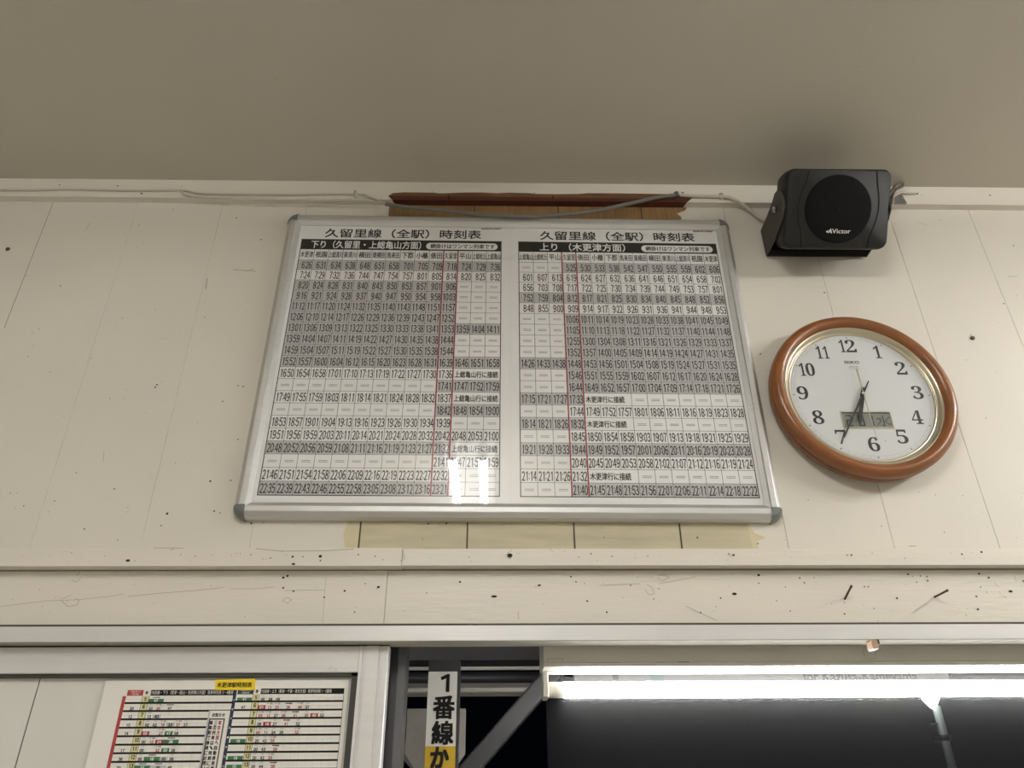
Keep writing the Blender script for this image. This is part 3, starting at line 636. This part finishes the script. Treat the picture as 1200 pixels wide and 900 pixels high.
bo = brk.build('swivel_bracket', spk)
pv = AP(908.6, 245.5)
for s, base in ((-1, pv), (1, pv+ev*wR)):
    mb = MB(); rs = []
    for t, r in ((0.0, .0062), (.004, .0062), (.0055, .0048), (.0058, .001)):
        rs.append([base+ev*s*t+(dv*math.cos(a)+Vector((0, 0, 1))*math.sin(a))*r for a in (2*math.pi*k/14 for k in range(14))])
    mb.rings(rs, M_screw, smooth=True)
    mb.build('pivot_bolt', bo)
# steel wall plate on the cornice beside the speaker
mb = MB(); x0, z0 = W(1040, 238, -.020); x1, _ = W(1062.3, 238, -.020); zt = W(1058, 229, -.02)[1]
mb.prism([(x0-.06, z0), (x1, z0), (x1-.004, zt), (x0-.06, zt)], -.0215, -.0165, M_zinc)
sx, sz = W(1056.5, 232.3, -.022)
mb.lathe([(.0001, -.0232), (.0028, -.0230), (.0034, -.0215), (.0001, -.0215)], sx, sz, M_screw, 12)
mb.build('wall_plate', spk)

# ---------------------------------------------------------------- cables
def curve(pts, n=10):
    P = [Vector(p) for p in pts]; out = []
    for i in range(len(P)-1):
        a, b, c, d = P[max(i-1, 0)], P[i], P[i+1], P[min(i+2, len(P)-1)]
        for k in range(n):
            t = k/n; out.append(.5*((2*b)+(c-a)*t+(2*a-5*b+4*c-d)*t*t+(3*b-a-3*c+d)*t**3))
    return out+[P[-1]]
mb = MB(); mb.tube(curve([WP(452, 239, -.0195), WP(470, 242, -.022), WP(500, 244.5, -.026), WP(545, 249.3, -.0275), WP(600, 253.3, -.0275), WP(650, 252, -.0275), WP(700, 246.5, -.027), WP(740, 238, -.024), WP(770, 231.5, -.021), WP(792, 228.8, -.0205)]), .0042, M_cableg)
tag(mb.build('speaker_cable'), 'grey cable sagging across the top edge of the timetable board', 'cable')
mb = MB(); mb.tube(curve([WP(792, 228.6, -.0205), WP(815, 229.8, -.0205), WP(846, 230.5, -.0205), WP(858, 233, -.020), WP(875, 243, -.013), WP(893, 256.5, -.0105), WP(912, 262, -.016)]), .0036, M_cablew); mb.tube([WP(792, 226, -.0205), WP(794, 231, -.0205)], .0052, M_cabled); mb.tube([WP(845, 227.5, -.0205), WP(846.5, 233, -.0205)], .0048, M_cablew)
tag(mb.build('painted_cable'), 'cream painted cable dropping behind the black speaker from the cornice', 'cable')
mb = MB(); mb.tube(curve([(XL+.002, -.0185, 2.690), (-1.5, -.0185, 2.692), WP(0, 222.6, -.0185), WP(80, 222, -.0185), WP(150, 223.2, -.0185), WP(213, 223, -.0185), WP(240, 227, -.0185), WP(330, 228, -.0185), WP(417, 227.6, -.0185), WP(432, 230.5, -.0185), WP(452, 239, -.0195)]), .0022, M_cablew, 8)
mb.tube([WP(416.5, 224, -.018), WP(417.5, 231.5, -.018)], .0032, M_cablew)
tag(mb.build('cornice_wire'), 'thin cream wire stapled along the upper cornice at left', 'cable')
mb = MB(); mb.tube(curve([WP(213, 223.5, -.0185), WP(225, 230.2, -.0185), WP(300, 233.5, -.0185), WP(360, 234.5, -.0185), WP(430, 235.5, -.0185), WP(447, 238, -.0195)]), .0019, M_cablew, 8)
tag(mb.build('cornice_wire'), 'second thin cream wire, lower one along the cornice left of the bare wood', 'cable')
mb = MB(); c0 = WP(1044, 232, -.03)
mb.tube(curve([WP(1036, 236, -.05), WP(1045, 224, -.045), WP(1050, 217, -.04), WP(1057, 214.5, -.035), WP(1057.5, 218, -.03), WP(1050, 222, -.028), WP(1046, 228, -.028), WP(1044, 238, -.026)]), .0030, M_cabled)
tag(mb.build('cable_loop'), 'dark cable looping out beside the right edge of the speaker', 'cable')
mb = MB(); mb.tube(curve([WP(1046, 231, -.022), WP(1055, 226, -.022), WP(1064, 226.3, -.020), WP(1073, 226.8, -.0175)]), .0024, M_cablew); mb.disc(*W(1075, 227, -.0175), .0022, -.0178, M_dark, 8)
mb.tube(curve([WP(1046, 230, -.024), WP(1047, 236, -.024), WP(1044, 243, -.016)]), .002, M_cablew)
tag(mb.build('cable_tie'), 'pale wire end poking right from the steel plate beside the speaker', 'cable')

# ---------------------------------------------------------------- nails and screws
def nail(base, tip, r, head, label, group=None, name='nail'):
    mb = MB(); b, t = Vector(base), Vector(tip); n = (t-b).normalized()
    mb.tube([b-n*.003, b, b+(t-b)*.5, t], r, M_nail, 8)
    if head: mb.tube([t-n*.001, t+n*.0008], head, M_nail, 10)
    return tag(mb.build(name), label, 'nail', group)
x, z = W(990.2, 701.5, -.004); nail((x, -.004, z), XP(997.6, 687, Vector((0, -.030, 0)), Vector((0, 1, 0))), .0016, .0021, 'rusty nail bent upwards in the lintel board under the clock')
x, z = W(1095.5, 699.5, -.004); nail((x, -.004, z), XP(1110, 692, Vector((0, -.038, 0)), Vector((0, 1, 0))), .0016, .0020, 'rusty nail sticking straight out of the lintel board, right one of two')
x, z = W(9.3, 292, 0); mb = MB(); mb.lathe([(.0001, -.0030), (.0030, -.0026), (.0044, -.0006), (.0044, .0006), (.0001, .0006)], x, z, M_nail, 14); tag(mb.build('screw_head'), 'dark round screw head in the planks at far left', 'screw')
x, z = W(1139.5, 396.5, 0); mb = MB(); mb.lathe([(.0001, -.0040), (.0034, -.0030), (.0042, -.0004), (.0042, .0006), (.0001, .0006)], x, z, M_nail, 10); mb.tube([(x-.002, -.001, z+.003), (x-.003, -.004, z+.008)], .0006, M_scuff, 6); tag(mb.build('nail'), 'dark nail head in the planks right of the clock', 'nail')
mb = MB(); x, z = W(1025, 752, -.012); mb.box(x-.0055, x+.0035, -.0145, .006, z-.0105, z+.0025, M_copper, .001); mb.box(x+.0035, x+.0065, -.0135, .006, z-.0035, z+.0030, M_dark)
tag(mb.build('stop_clip'), 'small brown stop clip under the aluminium door head', 'clip')

# ---------------------------------------------------------------- poster on the sliding door
YP = 0.0182
pz = (W(123, 798, YP), W(411, 795, YP)); PXL, PXR = -0.5755, -0.2166; PZT = 1.7440; PZB = 1.30
poster = thing('timetable_poster', 'white timetable poster with red, green and yellow cells on the sliding door glass', 'poster', ((PXL+PXR)/2, YP, PZB))
mb = MB(); mb.box(PXL, PXR, YP, YP+.0006, PZB, PZT, M_poster)
def A(zx, zy): return W(130+zx/7.5, 780+zy/7.5, YP)
def B(zx, zy): return W(270+zx/7.5, 780+zy/7.5, YP)
y1, y2, y3 = YP-.0001, YP-.0002, YP-.0003
def table(Q, cl, hdr, hrow, rows, x_last, stripe, scol, hcol, cells, small, headtext, htx):
    zt, zb = Q(600, hdr[0])[1], Q(600, hdr[1])[1]
    X = lambda zx: Q(zx, (hdr[0]+hdr[1])/2)[0]
    xr = X(x_last); xc0 = X(cl[2]); cwid = (X(cl[2]+66.5)-xc0)
    mb.rect(X(cl[0]), X(cl[1]), zb, zt, y1, hcol); mb.rect(X(cl[2])+.001, xr, zb, zt, y1, M_ink)
    for j in range(2):
        mb.text('1番線のりば'[:4-j], X(cl[0])+.004+j*.002, X(cl[1])-.004-j*.002, zb+(zt-zb)*(.56-.42*j), zb+(zt-zb)*(.86-.42*j), y2, M_poster)
    mb.text('時', X(cl[1])+.0035, X(cl[2])-.003, zb+.0015, zt-.0015, y2, M_ink, .0002)
    mb.text(headtext, X(htx[0]), X(htx[1]), zb+(zt-zb)*.2, zb+(zt-zb)*.86, y2, M_poster)
    zs = [zb]+[Q(600, r)[1] for r in rows]
    step = (zs[0]-zs[-1])/(len(zs)-1)
    while zs[-1] > PZB+.08: zs.append(zs[-1]-step)
    mb.rect(X(stripe[0]), X(stripe[1]), zs[-1], zb-.0005 if scol is M_pred else zt, y1, scol)
    for i in range(len(zs)-1):
        za, zc = zs[i], zs[i+1]; h = za-zc
        mb.rect(X(stripe[1]), xr, zc-.0013, zc+.0013, y2, M_ink)
        mb.rect(X(cl[1]), xc0, zc, za, y1, M_pyel)
        hs = str(5+i) if i < 20 else '0'; hx = (X(cl[1])+xc0)/2; ww = .0034*len(hs)
        mb.time(hs, hx+ww/2, .0034, zc+h*.30, h*.48, y2, M_ink, .0003)
        mb.rect(xc0, xr, zc+h*.5-.0001, zc+h*.5+.0001, y1, M_pgrey); mb.rect(X(cl[0]), X(cl[1])-.001, zc+h*.5-.0001, zc+h*.5+.0001, y1, M_pgrey)
        for c in range(1, 12):
            if xc0+c*cwid < xr: mb.rect(xc0+c*cwid-.0001, xc0+c*cwid+.0001, zc, za, y1, M_pgrey)
        for t in cells.get(5+i, []):
            c, n, s, kind = t; xa, xb = xc0+c*cwid, xc0+(c+n)*cwid; xm = (xa+xb)/2
            colr = {'k': M_ink, 'r': M_pred, 'g': M_ink}.get(kind, M_poster)
            if kind in 'GRg': mb.rect(xa, xb, zc+.0009, zc+h*.56, y2, {'G': M_pgreen, 'R': M_pred, 'g': M_pgrey}[kind])
            mb.time(s, xm+.0030, .0030, zc+h*.14, h*.34, y3, colr, .00022)
            if n > 1 or kind in 'k': mb.rect(xm-.0016*n*1.6, xm+.0016*n*1.6, zc+h*.70, zc+h*.80, y3, M_line if n > 1 else M_pgrey)
            if kind == 'r': mb.text('千葉', xm-.0045, xm+.0045, zc+h*.64, zc+h*.84, y3, M_line)
        s = small.get(5+i)
        if s:
            xm = (X(cl[0])+X(cl[1]))/2
            if s[0] == 'G':
                mb.rect(X(stripe[1])+.002, X(cl[1])-.001, zc+.0009, zc+h*.54, y1, M_pgreen); mb.time(s[1:], xm+.0030, .0030, zc+h*.14, h*.34, y3, M_poster, .0002)
            else: mb.time(s, xm+.0030, .0030, zc+h*.14, h*.34, y3, M_ink, .0002)
    for q in (X(cl[1]), xc0): mb.rect(q-.0003, q+.0003, zs[-1], zb, y2, M_line)
    mb.rect(xr-.0003, xr+.0003, zs[-1], zb, y2, M_ink)
table(A, (145, 285, 345), (213, 263), 0, (327, 398, 470, 543, 618, 692, 767, 843), 1085, (112, 142), M_pred, M_pred,
  {5: [(0, 2, '47', 'G')], 6: [(0, 1, '20', 'k'), (1, 1, '26', 'r'), (2, 2, '47', 'k')], 7: [(0, 1, '13', 'k'), (1, 1, '40', 'g')], 8: [(0, 1, '02', 'k'), (1, 1, '02', 'k'), (2, 1, '19', 'r'), (3, 1, '23', 'g'), (4, 1, '37', 'r'), (5, 1, '57', 'k')],
   9: [(0, 1, '05', 'R'), (2, 1, '27', 'r'), (3, 1, '47', 'G'), (4, 1, '58', 'k')], 10: [(0, 1, '00', 'k'), (1, 1, '12', 'r'), (2, 1, '24', 'R'), (3, 2, '38', 'G')], 11: [(0, 1, '00', 'k'), (2, 1, '32', 'r'), (3, 1, '50', 'G'), (4, 1, '58', 'k')],
   12: [(0, 1, '00', 'k'), (1, 2, '18', 'G'), (3, 1, '35', 'g'), (4, 1, '58', 'k')], 13: [(0, 2, '15', 'G'), (2, 2, '35', 'g'), (4, 1, '48', 'k')]},
  {6: '20', 7: '12', 8: '15', 9: '14', 11: '17', 12: '36', 13: '20'}, '内房線・下り（君津・館山・安房鴨川方面）発車時刻表 3・4番線', (360, 1075))
table(B, (65, 205, 262), (200, 250), 0, (313, 388, 460, 535, 608, 683, 757, 832), 1000, (30, 58), M_pnavy, M_pnavy,
  {5: [(0, 1, '00', 'k'), (1, 1, '28', 'k'), (2, 1, '49', 'k')], 6: [(0, 1, '01', 'R'), (1, 1, '13', 'r'), (2, 1, '25', 'r'), (3, 2, '36', 'r'), (5, 1, '48', 'r'), (6, 1, '57', 'k')], 7: [(0, 1, '03', 'r'), (1, 1, '12', 'r'), (2, 1, '27', 'k'), (3, 1, '28', 'r'), (4, 2, '31', 'r'), (6, 1, '37', 'k'), (7, 1, '40', 'R'), (8, 1, '53', 'k')],
   8: [(0, 1, '08', 'k'), (1, 1, '16', 'R'), (2, 1, '27', 'k'), (3, 2, '41', 'r'), (5, 1, '52', 'k')], 9: [(0, 1, '00', 'r'), (1, 1, '11', 'k'), (2, 1, '24', 'k'), (3, 1, '39', 'k'), (5, 1, '52', 'r')], 10: [(0, 1, '20', 'k'), (1, 1, '42', 'k'), (2, 1, '59', 'r')],
   11: [(0, 1, '20', 'k'), (1, 1, '43', 'k'), (2, 2, '59', 'r')], 12: [(0, 1, '20', 'k'), (1, 1, '42', 'k'), (2, 1, '59', 'r')], 13: [(0, 1, '20', 'k'), (1, 1, '44', 'k'), (2, 2, '59', 'r')]},
  {5: 'G47', 6: '47', 10: 'G18', 12: 'G18', 13: 'G15'}, '内房線・上り（蘇我・千葉・東京方面）発車時刻表 1・2番線', (275, 890))
xa, zt = A(862, 395); xb = A(1052, 395)[0]
mb.rect(xa, xb, PZB+.08, zt, y3, M_pgrey); mb.rect(xa+.0025, xb-.001, PZB+.08, zt-.0004, y3-.0001, M_poster)
mb.text('お知らせ', xa+.006, xb-.007, zt-.0085, zt-.0035, y3-.0002, M_ink, .0002)
mb.rect(xa+.0025, xb-.006, PZB+.09, zt-.0105, y3-.00015, M_line); mb.rect(xa+.0045, xb-.008, PZB+.09, zt-.0125, y3-.0002, M_poster)
for c, (col_x, s) in enumerate(((xb-.0125, '東京方面へ自動券売機の発売時刻は'), (xa+.0125, '快の列車は、時刻にご注意ください'), (xa+.0065, '乗車駅で係員にお問い合わせ'))):
    for i, ch in enumerate(s):
        zc = zt-.0165-i*.0066
        if c == 1 and i == 0: mb.rect(col_x-.0016, col_x+.0026, zc-.006, zc+.003, y3-.0003, M_pgrey); continue
        mb.text(ch, col_x-.0022, col_x+.0022, zc-.0026, zc+.0026, y3-.0003, M_pred if (c == 0 and i < 4) else M_ink, .0002)
for i, ch in enumerate('千葉方面・東京方面'):
    x = (B(30, 225)[0]+B(58, 225)[0])/2; zc = B(600, 262)[1]-.006-i*.0125
    mb.text(ch, x-.0014, x+.0014, zc-.0014, zc+.0014, y3, M_poster)
mb.build('printed_sheet', poster)
mb = MB(); a, b = W(252.3, 796.5, YP-.002), W(299, 808.5, YP-.002)
c, d = W(299, 795, YP-.002), W(252, 808.5, YP-.002)
mb.rings([[(a[0], y, a[1]), (d[0]-.0005, y, d[1]), (b[0]-.0005, y, b[1]), (c[0], y, c[1])] for y in (YP-.0012, YP-.0004)], M_label)
mb.text('木更津駅時刻表', a[0]+.0035, c[0]-.0035, d[1]+.0034, a[1]-.0036, YP-.0014, M_ink, (.00022, .00008))
tag(mb.build('title_label'), 'yellow strip label with black lettering on top of the poster', 'label')

# ---------------------------------------------------------------- outside the doorway
mb = MB(); mb.box(-6, 9, 0.12, 14, -0.25, -0.10, M_concrete); mb.build('ground_outside', kind='structure')
mb = MB(); mb.box(-0.1645, -0.149, 0.062, 0.10, -.1, 1.85, M_steel); mb.box(-0.149, -0.1375, 0.046, 0.10, -.1, 1.85, M_jamb)
bevel(mb.build('trim_steel_jamb', kind='structure'), .0015)
mb = MB(); z0 = W(560, 773.5, .6)[1]; mb.box(-3, 4, .60, .68, z0, z0+.16, M_steel2); tag(mb.build('steel_beam'), 'dark steel canopy beam just above the vertical platform sign', 'beam')
p = [W(640, 783, .5), W(642, 812, .5), W(566, 900, .5), W(534, 901, .5)]
dx, dz = p[2][0]-p[1][0], p[2][1]-p[1][1]
def ext(q, t): return (q[0]+dx*t, q[1]+dz*t)
mb = MB(); mb.prism([ext(p[0], -.6), ext(p[1], -.6), ext(p[1], 3.0), ext(p[0], 3.0)], .47, .53, M_steel2)
tag(bevel(mb.build('diagonal_brace'), .004), 'dark steel diagonal brace leaning right of the vertical sign', 'brace')
mb = MB(); q = [W(472, 868, .9), W(472, 890, .9), W(492, 908, .9), W(506, 908, .9)]
mb.prism([ext2 for ext2 in ((q[0][0]-.03, q[0][1]+.03), (q[1][0]-.03, q[1][1]+.03), (q[2][0]+.2, q[2][1]-.2), (q[3][0]+.2, q[3][1]-.2))], .88, .93, M_steel)
tag(mb.build('diagonal_brace'), 'dark steel brace slanting down behind the weathered board, bottom left of the doorway', 'brace')
for (a, b, mt, lab, rr) in ((779, 785.5, M_pipe, 'thin cream pipe, upper of two behind the vertical sign', 0), (799, 811, M_pipe, 'broad cream duct, lower of two behind the vertical sign', 1)):
    zt, zb = W(560, a, 1.0)[1], W(560, b, 1.0)[1]; mb = MB()
    if rr: mb.rings([[(x, 1.0, zb), (x, .995, zb+.004), (x, .995, zb+.010), (x, 1.02, zt), (x, 1.08, zt), (x, 1.08, zb)] for x in (-1.5, .55)], mt)
    else: mb.rings([[(x, 1.0+.007*math.cos(t), (zt+zb)/2+.0068*math.sin(t)) for t in (2*math.pi*k/12 for k in range(12))] for x in (-1.5, .55)], mt, smooth=True)
    tag(mb.build('platform_pipe'), lab, 'pipe')
mb = MB(); zt, zb = W(560, 787, 1.04)[1], W(560, 800, 1.04)[1]
mb.rings([[(x, 1.06+.025*math.cos(t), (zt+zb)/2+.017*math.sin(t)) for t in (2*math.pi*k/12 for k in range(12))] for x in (-1.5, .55)], M_steel, smooth=True)
tag(mb.build('dark_conduit'), 'dark round conduit between the two cream pipes outside', 'pipe')
# vertical platform sign on its post
YS = .30; sx0, sx1 = -0.1222, -0.0690
sign = thing('platform_sign', 'narrow vertical white and yellow platform sign on a dark post outside the doorway', 'sign', ((sx0+sx1)/2, YS+.02, -.10))
mb = MB(); mb.box(sx0-.0005, sx1+.0045, YS+.002, YS+.045, -.1, W(520, 773, YS)[1], M_steel2); bevel(mb.build('sign_post', sign), .0015)
zw, zy = W(520, 787, YS)[1], W(516, 874.5, YS)[1]
mb = MB(); mb.box(sx0, sx1, YS, YS+.002, zy, zw, M_sgn); mb.box(sx0, sx1, YS, YS+.002, 1.25, zy, M_sgny)
def st(ch, a, b, c, d, bold=.0006):
    xa, zt = W(a, c, YS); xb, zb = W(b, d, YS); mb.text(ch, min(xa, xb), max(xa, xb), zb, zt, YS-.0005, M_ink, bold)
xa, zt = W(516.5, 790, YS); xb, zb = W(526.5, 811, YS); tt = .0062
mb.face([(xb-tt, YS-.0005, zb), (xb, YS-.0005, zb), (xb, YS-.0005, zt), (xb-tt*.75, YS-.0005, zt), (xa, YS-.0005, zt-.0055), (xa+.0022, YS-.0005, zt-.0110), (xb-tt, YS-.0005, zt-.0075)], M_ink)
st('番', 508.5, 532, 816, 842, .0012); st('線', 507, 530.5, 845.5, 872, .0012); st('か', 505.5, 525, 876, 899.5, .0014)
mb.text('ら', -.115, -.080, 1.575, 1.622, YS-.0005, M_ink, .0014); mb.build('sign_plate', sign)
pts = [W(489.5, 832, .42), W(549, 832, .42), W(548, 883, .42), W(536, 901, .42), W(498, 901, .42), W(487, 884, .42)]
xa, xb, zt, zc = -.168, -.056, W(520, 832, .42)[1], W(520, 884, .42)[1]
mb = MB(); mb.prism([(xa, zt), (xb, zt), (xb, zc), (xb-.022, zc-.030), (xb-.022, zc-.2), (xa+.022, zc-.2), (xa+.022, zc-.030), (xa, zc)], .40, .43, M_brd)
tag(mb.build('weathered_board'), 'grey board with cut corners behind the vertical platform sign', 'board')
# fluorescent fitting over the doorway
FX0, FX1 = 0.0775, 1.42
fit = thing('fluorescent_fitting', 'cream fluorescent batten with one lit tube over the doorway, seen under the door head', 'light', ((FX0+FX1)/2, .14, 1.84))
mb = MB()
mb.rings([[(x, y, z) for y, z in ((.0690, 1.7758), (.0700, 1.7768), (.0700, 1.84), (.190, 1.84), (.190, 1.780), (.137, 1.7697), (.114, 1.7702), (.112, 1.7725), (.108, 1.7725), (.106, 1.7702), (.0690, 1.7702))] for x in (FX0, FX1)], M_fix)
zq = W(800, 776, .0700)[1]; xq = (W(795, 776, .0700)[0], W(808, 776, .0700)[0]); mb.rect(xq[0], xq[1], zq-.0006, zq+.0006, .0695, M_dark)
xq = W(642, 771, .0700)[0], W(660, 771, .0700)[0]; zq = W(650, 772, .0700)[1]
mb.stroke([(xq[0], zq-.005), (xq[0], zq), (xq[1], zq), (xq[1]-.002, zq-.005)], .0006, .0695, M_scuff)
c = W(1019, 765, .0700); n = 20
mb.stroke([(c[0]+.0105*math.cos(2*math.pi*k/n), c[1]+.0105*math.sin(2*math.pi*k/n)) for k in range(n+1)], .0005, .0695, M_scuff)
mb.build('housing', fit)
TZ, TY, TRD = 1.7460, .1400, .0127
for x0, x1 in ((FX0+.001, FX0+.0095), (FX1-.0085, FX1)):
    mb = MB(); mb.box(x0, x1, .115, .158, TZ-.0140, 1.775, M_fix, .001); mb.build('end_bracket', fit)
tx0, tx1 = W(661, 807, TY)[0], FX1-.025
for x0, x1 in ((FX0+.010, tx0), (tx1, FX1-.010)):
    mb = MB(); mb.rings([[(x, TY+TRD*.98*math.cos(t), TZ+TRD*.98*math.sin(t)) for t in (2*math.pi*k/24 for k in range(24))] for x in (x0, x1)], M_fix, smooth=True); mb.build('tube_cap', fit)
mb = MB(); mb.rings([[(x, TY+TRD*math.cos(t), TZ+TRD*math.sin(t)) for t in (2*math.pi*k/16 for k in range(16))] for x in [tx0+(tx1-tx0)*i/60 for i in range(61)]], E_out, smooth=True, caps=False); mb.build('lit_tube', fit)
f2 = thing('fluorescent_fitting', 'second cream fluorescent batten outside, hidden behind the sliding door leaf', 'light', (-1.1, .16, 1.95))
mb = MB(); mb.rings([[(x, y, z) for y, z in ((.10, 1.93), (.10, 1.99), (.21, 1.99), (.21, 1.93), (.17, 1.922), (.13, 1.922))] for x in (-1.72, -.46)], M_fix); mb.build('housing', f2)
mb = MB(); mb.rings([[(x, TY+.01+TRD*math.cos(t), 1.897+TRD*math.sin(t)) for t in (2*math.pi*k/24 for k in range(24))] for x in (-1.69, -.50)], E_out, smooth=True, caps=False); mb.build('lit_tube', f2)
for x in (-1.715, -.475): mb = MB(); mb.box(x-.006, x+.006, .128, .172, 1.88, 1.925, M_fix, .001); mb.build('end_bracket', f2)
# pane added behind the lit tube; its pale film imitates the glow under it
mb = MB(); mb.rect(.085, 1.75, 0.3, 1.7690, .1570, M_pane); mb.build('glow_pane', kind='structure')
# direction sign beyond it
YK = .85; xa = W(673, 797, YK)[0]; zb, zt = W(900, 812, YK)[1], W(900, 775, YK)[1]
ks = thing('direction_sign', 'pale station direction sign with grey English lettering just above the lit tube', 'sign', (xa+.5, YK+.02, zb))
mb = MB(); mb.box(xa, xa+1.3, YK, YK+.04, zb, zt, M_ksgn)
a, b = W(942, 797.5, YK), W(1075.5, 796.5, YK)
vs = text_geo('for Kazusa-Kameyama'); mb.text('for Kazusa-Kameyama', a[0], b[0], a[1]-.010, a[1]+.022, YK-.0005, M_kgrey, .0006)
for q0, q1, mt in ((718, 725, M_kgrey), (762, 778, M_kteal)):
    mb.rect(W(q0, 795, YK)[0], W(q1, 795, YK)[0], W(740, 796.5, YK)[1], W(740, 780, YK)[1], YK-.0005, mt)
mb.box(W(1113, 795, YK)[0], xa+1.31, YK-.01, YK+.05, zb-.005, zt+.005, M_kgrey)
mb.build('sign_panel', ks)
# lamp post across the tracks
YL = 9.0; lp = WP(1091.5, 822, YL); pb = WP(1103, 850, YL); 
post = thing('lamp_post', 'distant grey lamp post with a lit cone shaped lantern in the dark', 'street lamp', (pb.x, YL, -.1))
mb = MB(); mb.rings([[(pb.x+.048*math.cos(t), YL+.048*math.sin(t), z) for t in (2*math.pi*k/14 for k in range(14))] for z in (-.1, lp.z-.05)], M_pole, smooth=True)
mb.box(pb.x-.12, pb.x-.03, YL-.02, YL+.02, W(1095, 848, YL)[1]-.008, W(1095, 848, YL)[1]+.008, M_pole); zz = W(1103, 865, YL)[1]
mb.rings([[(pb.x+.066*math.cos(t), YL+.066*math.sin(t), z) for t in (2*math.pi*k/14 for k in range(14))] for z in (zz-.035, zz+.035)], M_steel2, smooth=True)
mb.box(pb.x-.14, pb.x-.05, YL-.03, YL+.03, zz-.03, zz+.03, M_steel2); mb.build('pole', post)
mb = MB(); rs = []
for z, r in ((-.080, .02), (-.03, .060), (.03, .100), (.07, .105)):
    rs.append([(lp.x+r*math.cos(t), YL+r*math.sin(t), lp.z+z) for t in (2*math.pi*k/20 for k in range(20))])
mb.rings(rs, E_lamp, smooth=True); mb.build('lantern', post)
mb = MB(); rs = []
for z, r in ((.075, .16), (.12, .12), (.16, .02)): rs.append([(lp.x+r*math.cos(t), YL+r*math.sin(t), lp.z+z) for t in (2*math.pi*k/20 for k in range(20))])
mb.rings(rs, M_steel2, smooth=True); mb.build('lantern_cap', post)

# ---------------------------------------------------------------- ceiling lights of the room (one mirrored in the board's cover)
def ceiling_light(cx, y0, y1, label, glow):
    t = thing('ceiling_light', label, 'light', (cx, (y0+y1)/2, ZC))
    mb = MB(); pr = [(-.092, ZC), (-.092, ZC-.036), (-.084, ZC-.042), (-.030, ZC-.046), (0, ZC-.066), (.030, ZC-.046), (.084, ZC-.042), (.092, ZC-.036), (.092, ZC)]
    mb.rings([[(cx+x, y, z) for x, z in pr] for y in (y0-.03, y1+.03)], M_fixw); mb.build('housing', t)
    for s in (-1, 1):
        mb = MB(); mb.rings([[(cx+s*.051+.0150*math.cos(a), y, ZC-.095+.0150*math.sin(a)) for a in (2*math.pi*k/20 for k in range(20))] for y in [y0+(y1-y0)*i/24 for i in range(25)]], glow, caps=False, smooth=True); mb.build('lit_tube', t)
        for ye, yo in ((y0, y0-.022), (y1, y1+.022)):
            mb = MB(); mb.rings([[(cx+s*.051+.0185*math.cos(a), y, ZC-.093+.0185*math.sin(a)) for a in (2*math.pi*k/16 for k in range(16))] for y in (ye, yo)], M_fixw, smooth=True)
            mb.box(cx+s*.051-.012, cx+s*.051+.012, min(ye, yo), max(ye, yo), ZC-.09, ZC-.033, M_fixw); mb.build('lamp_holder', t)
    return t
ceiling_light(-0.094, -2.40, -1.17, 'twin tube ceiling light whose bright tubes reflect in the timetable board', E_tube[0])
ceiling_light(2.0, -1.65, -0.42, 'twin tube ceiling light on the right of the room', E_tube[1])
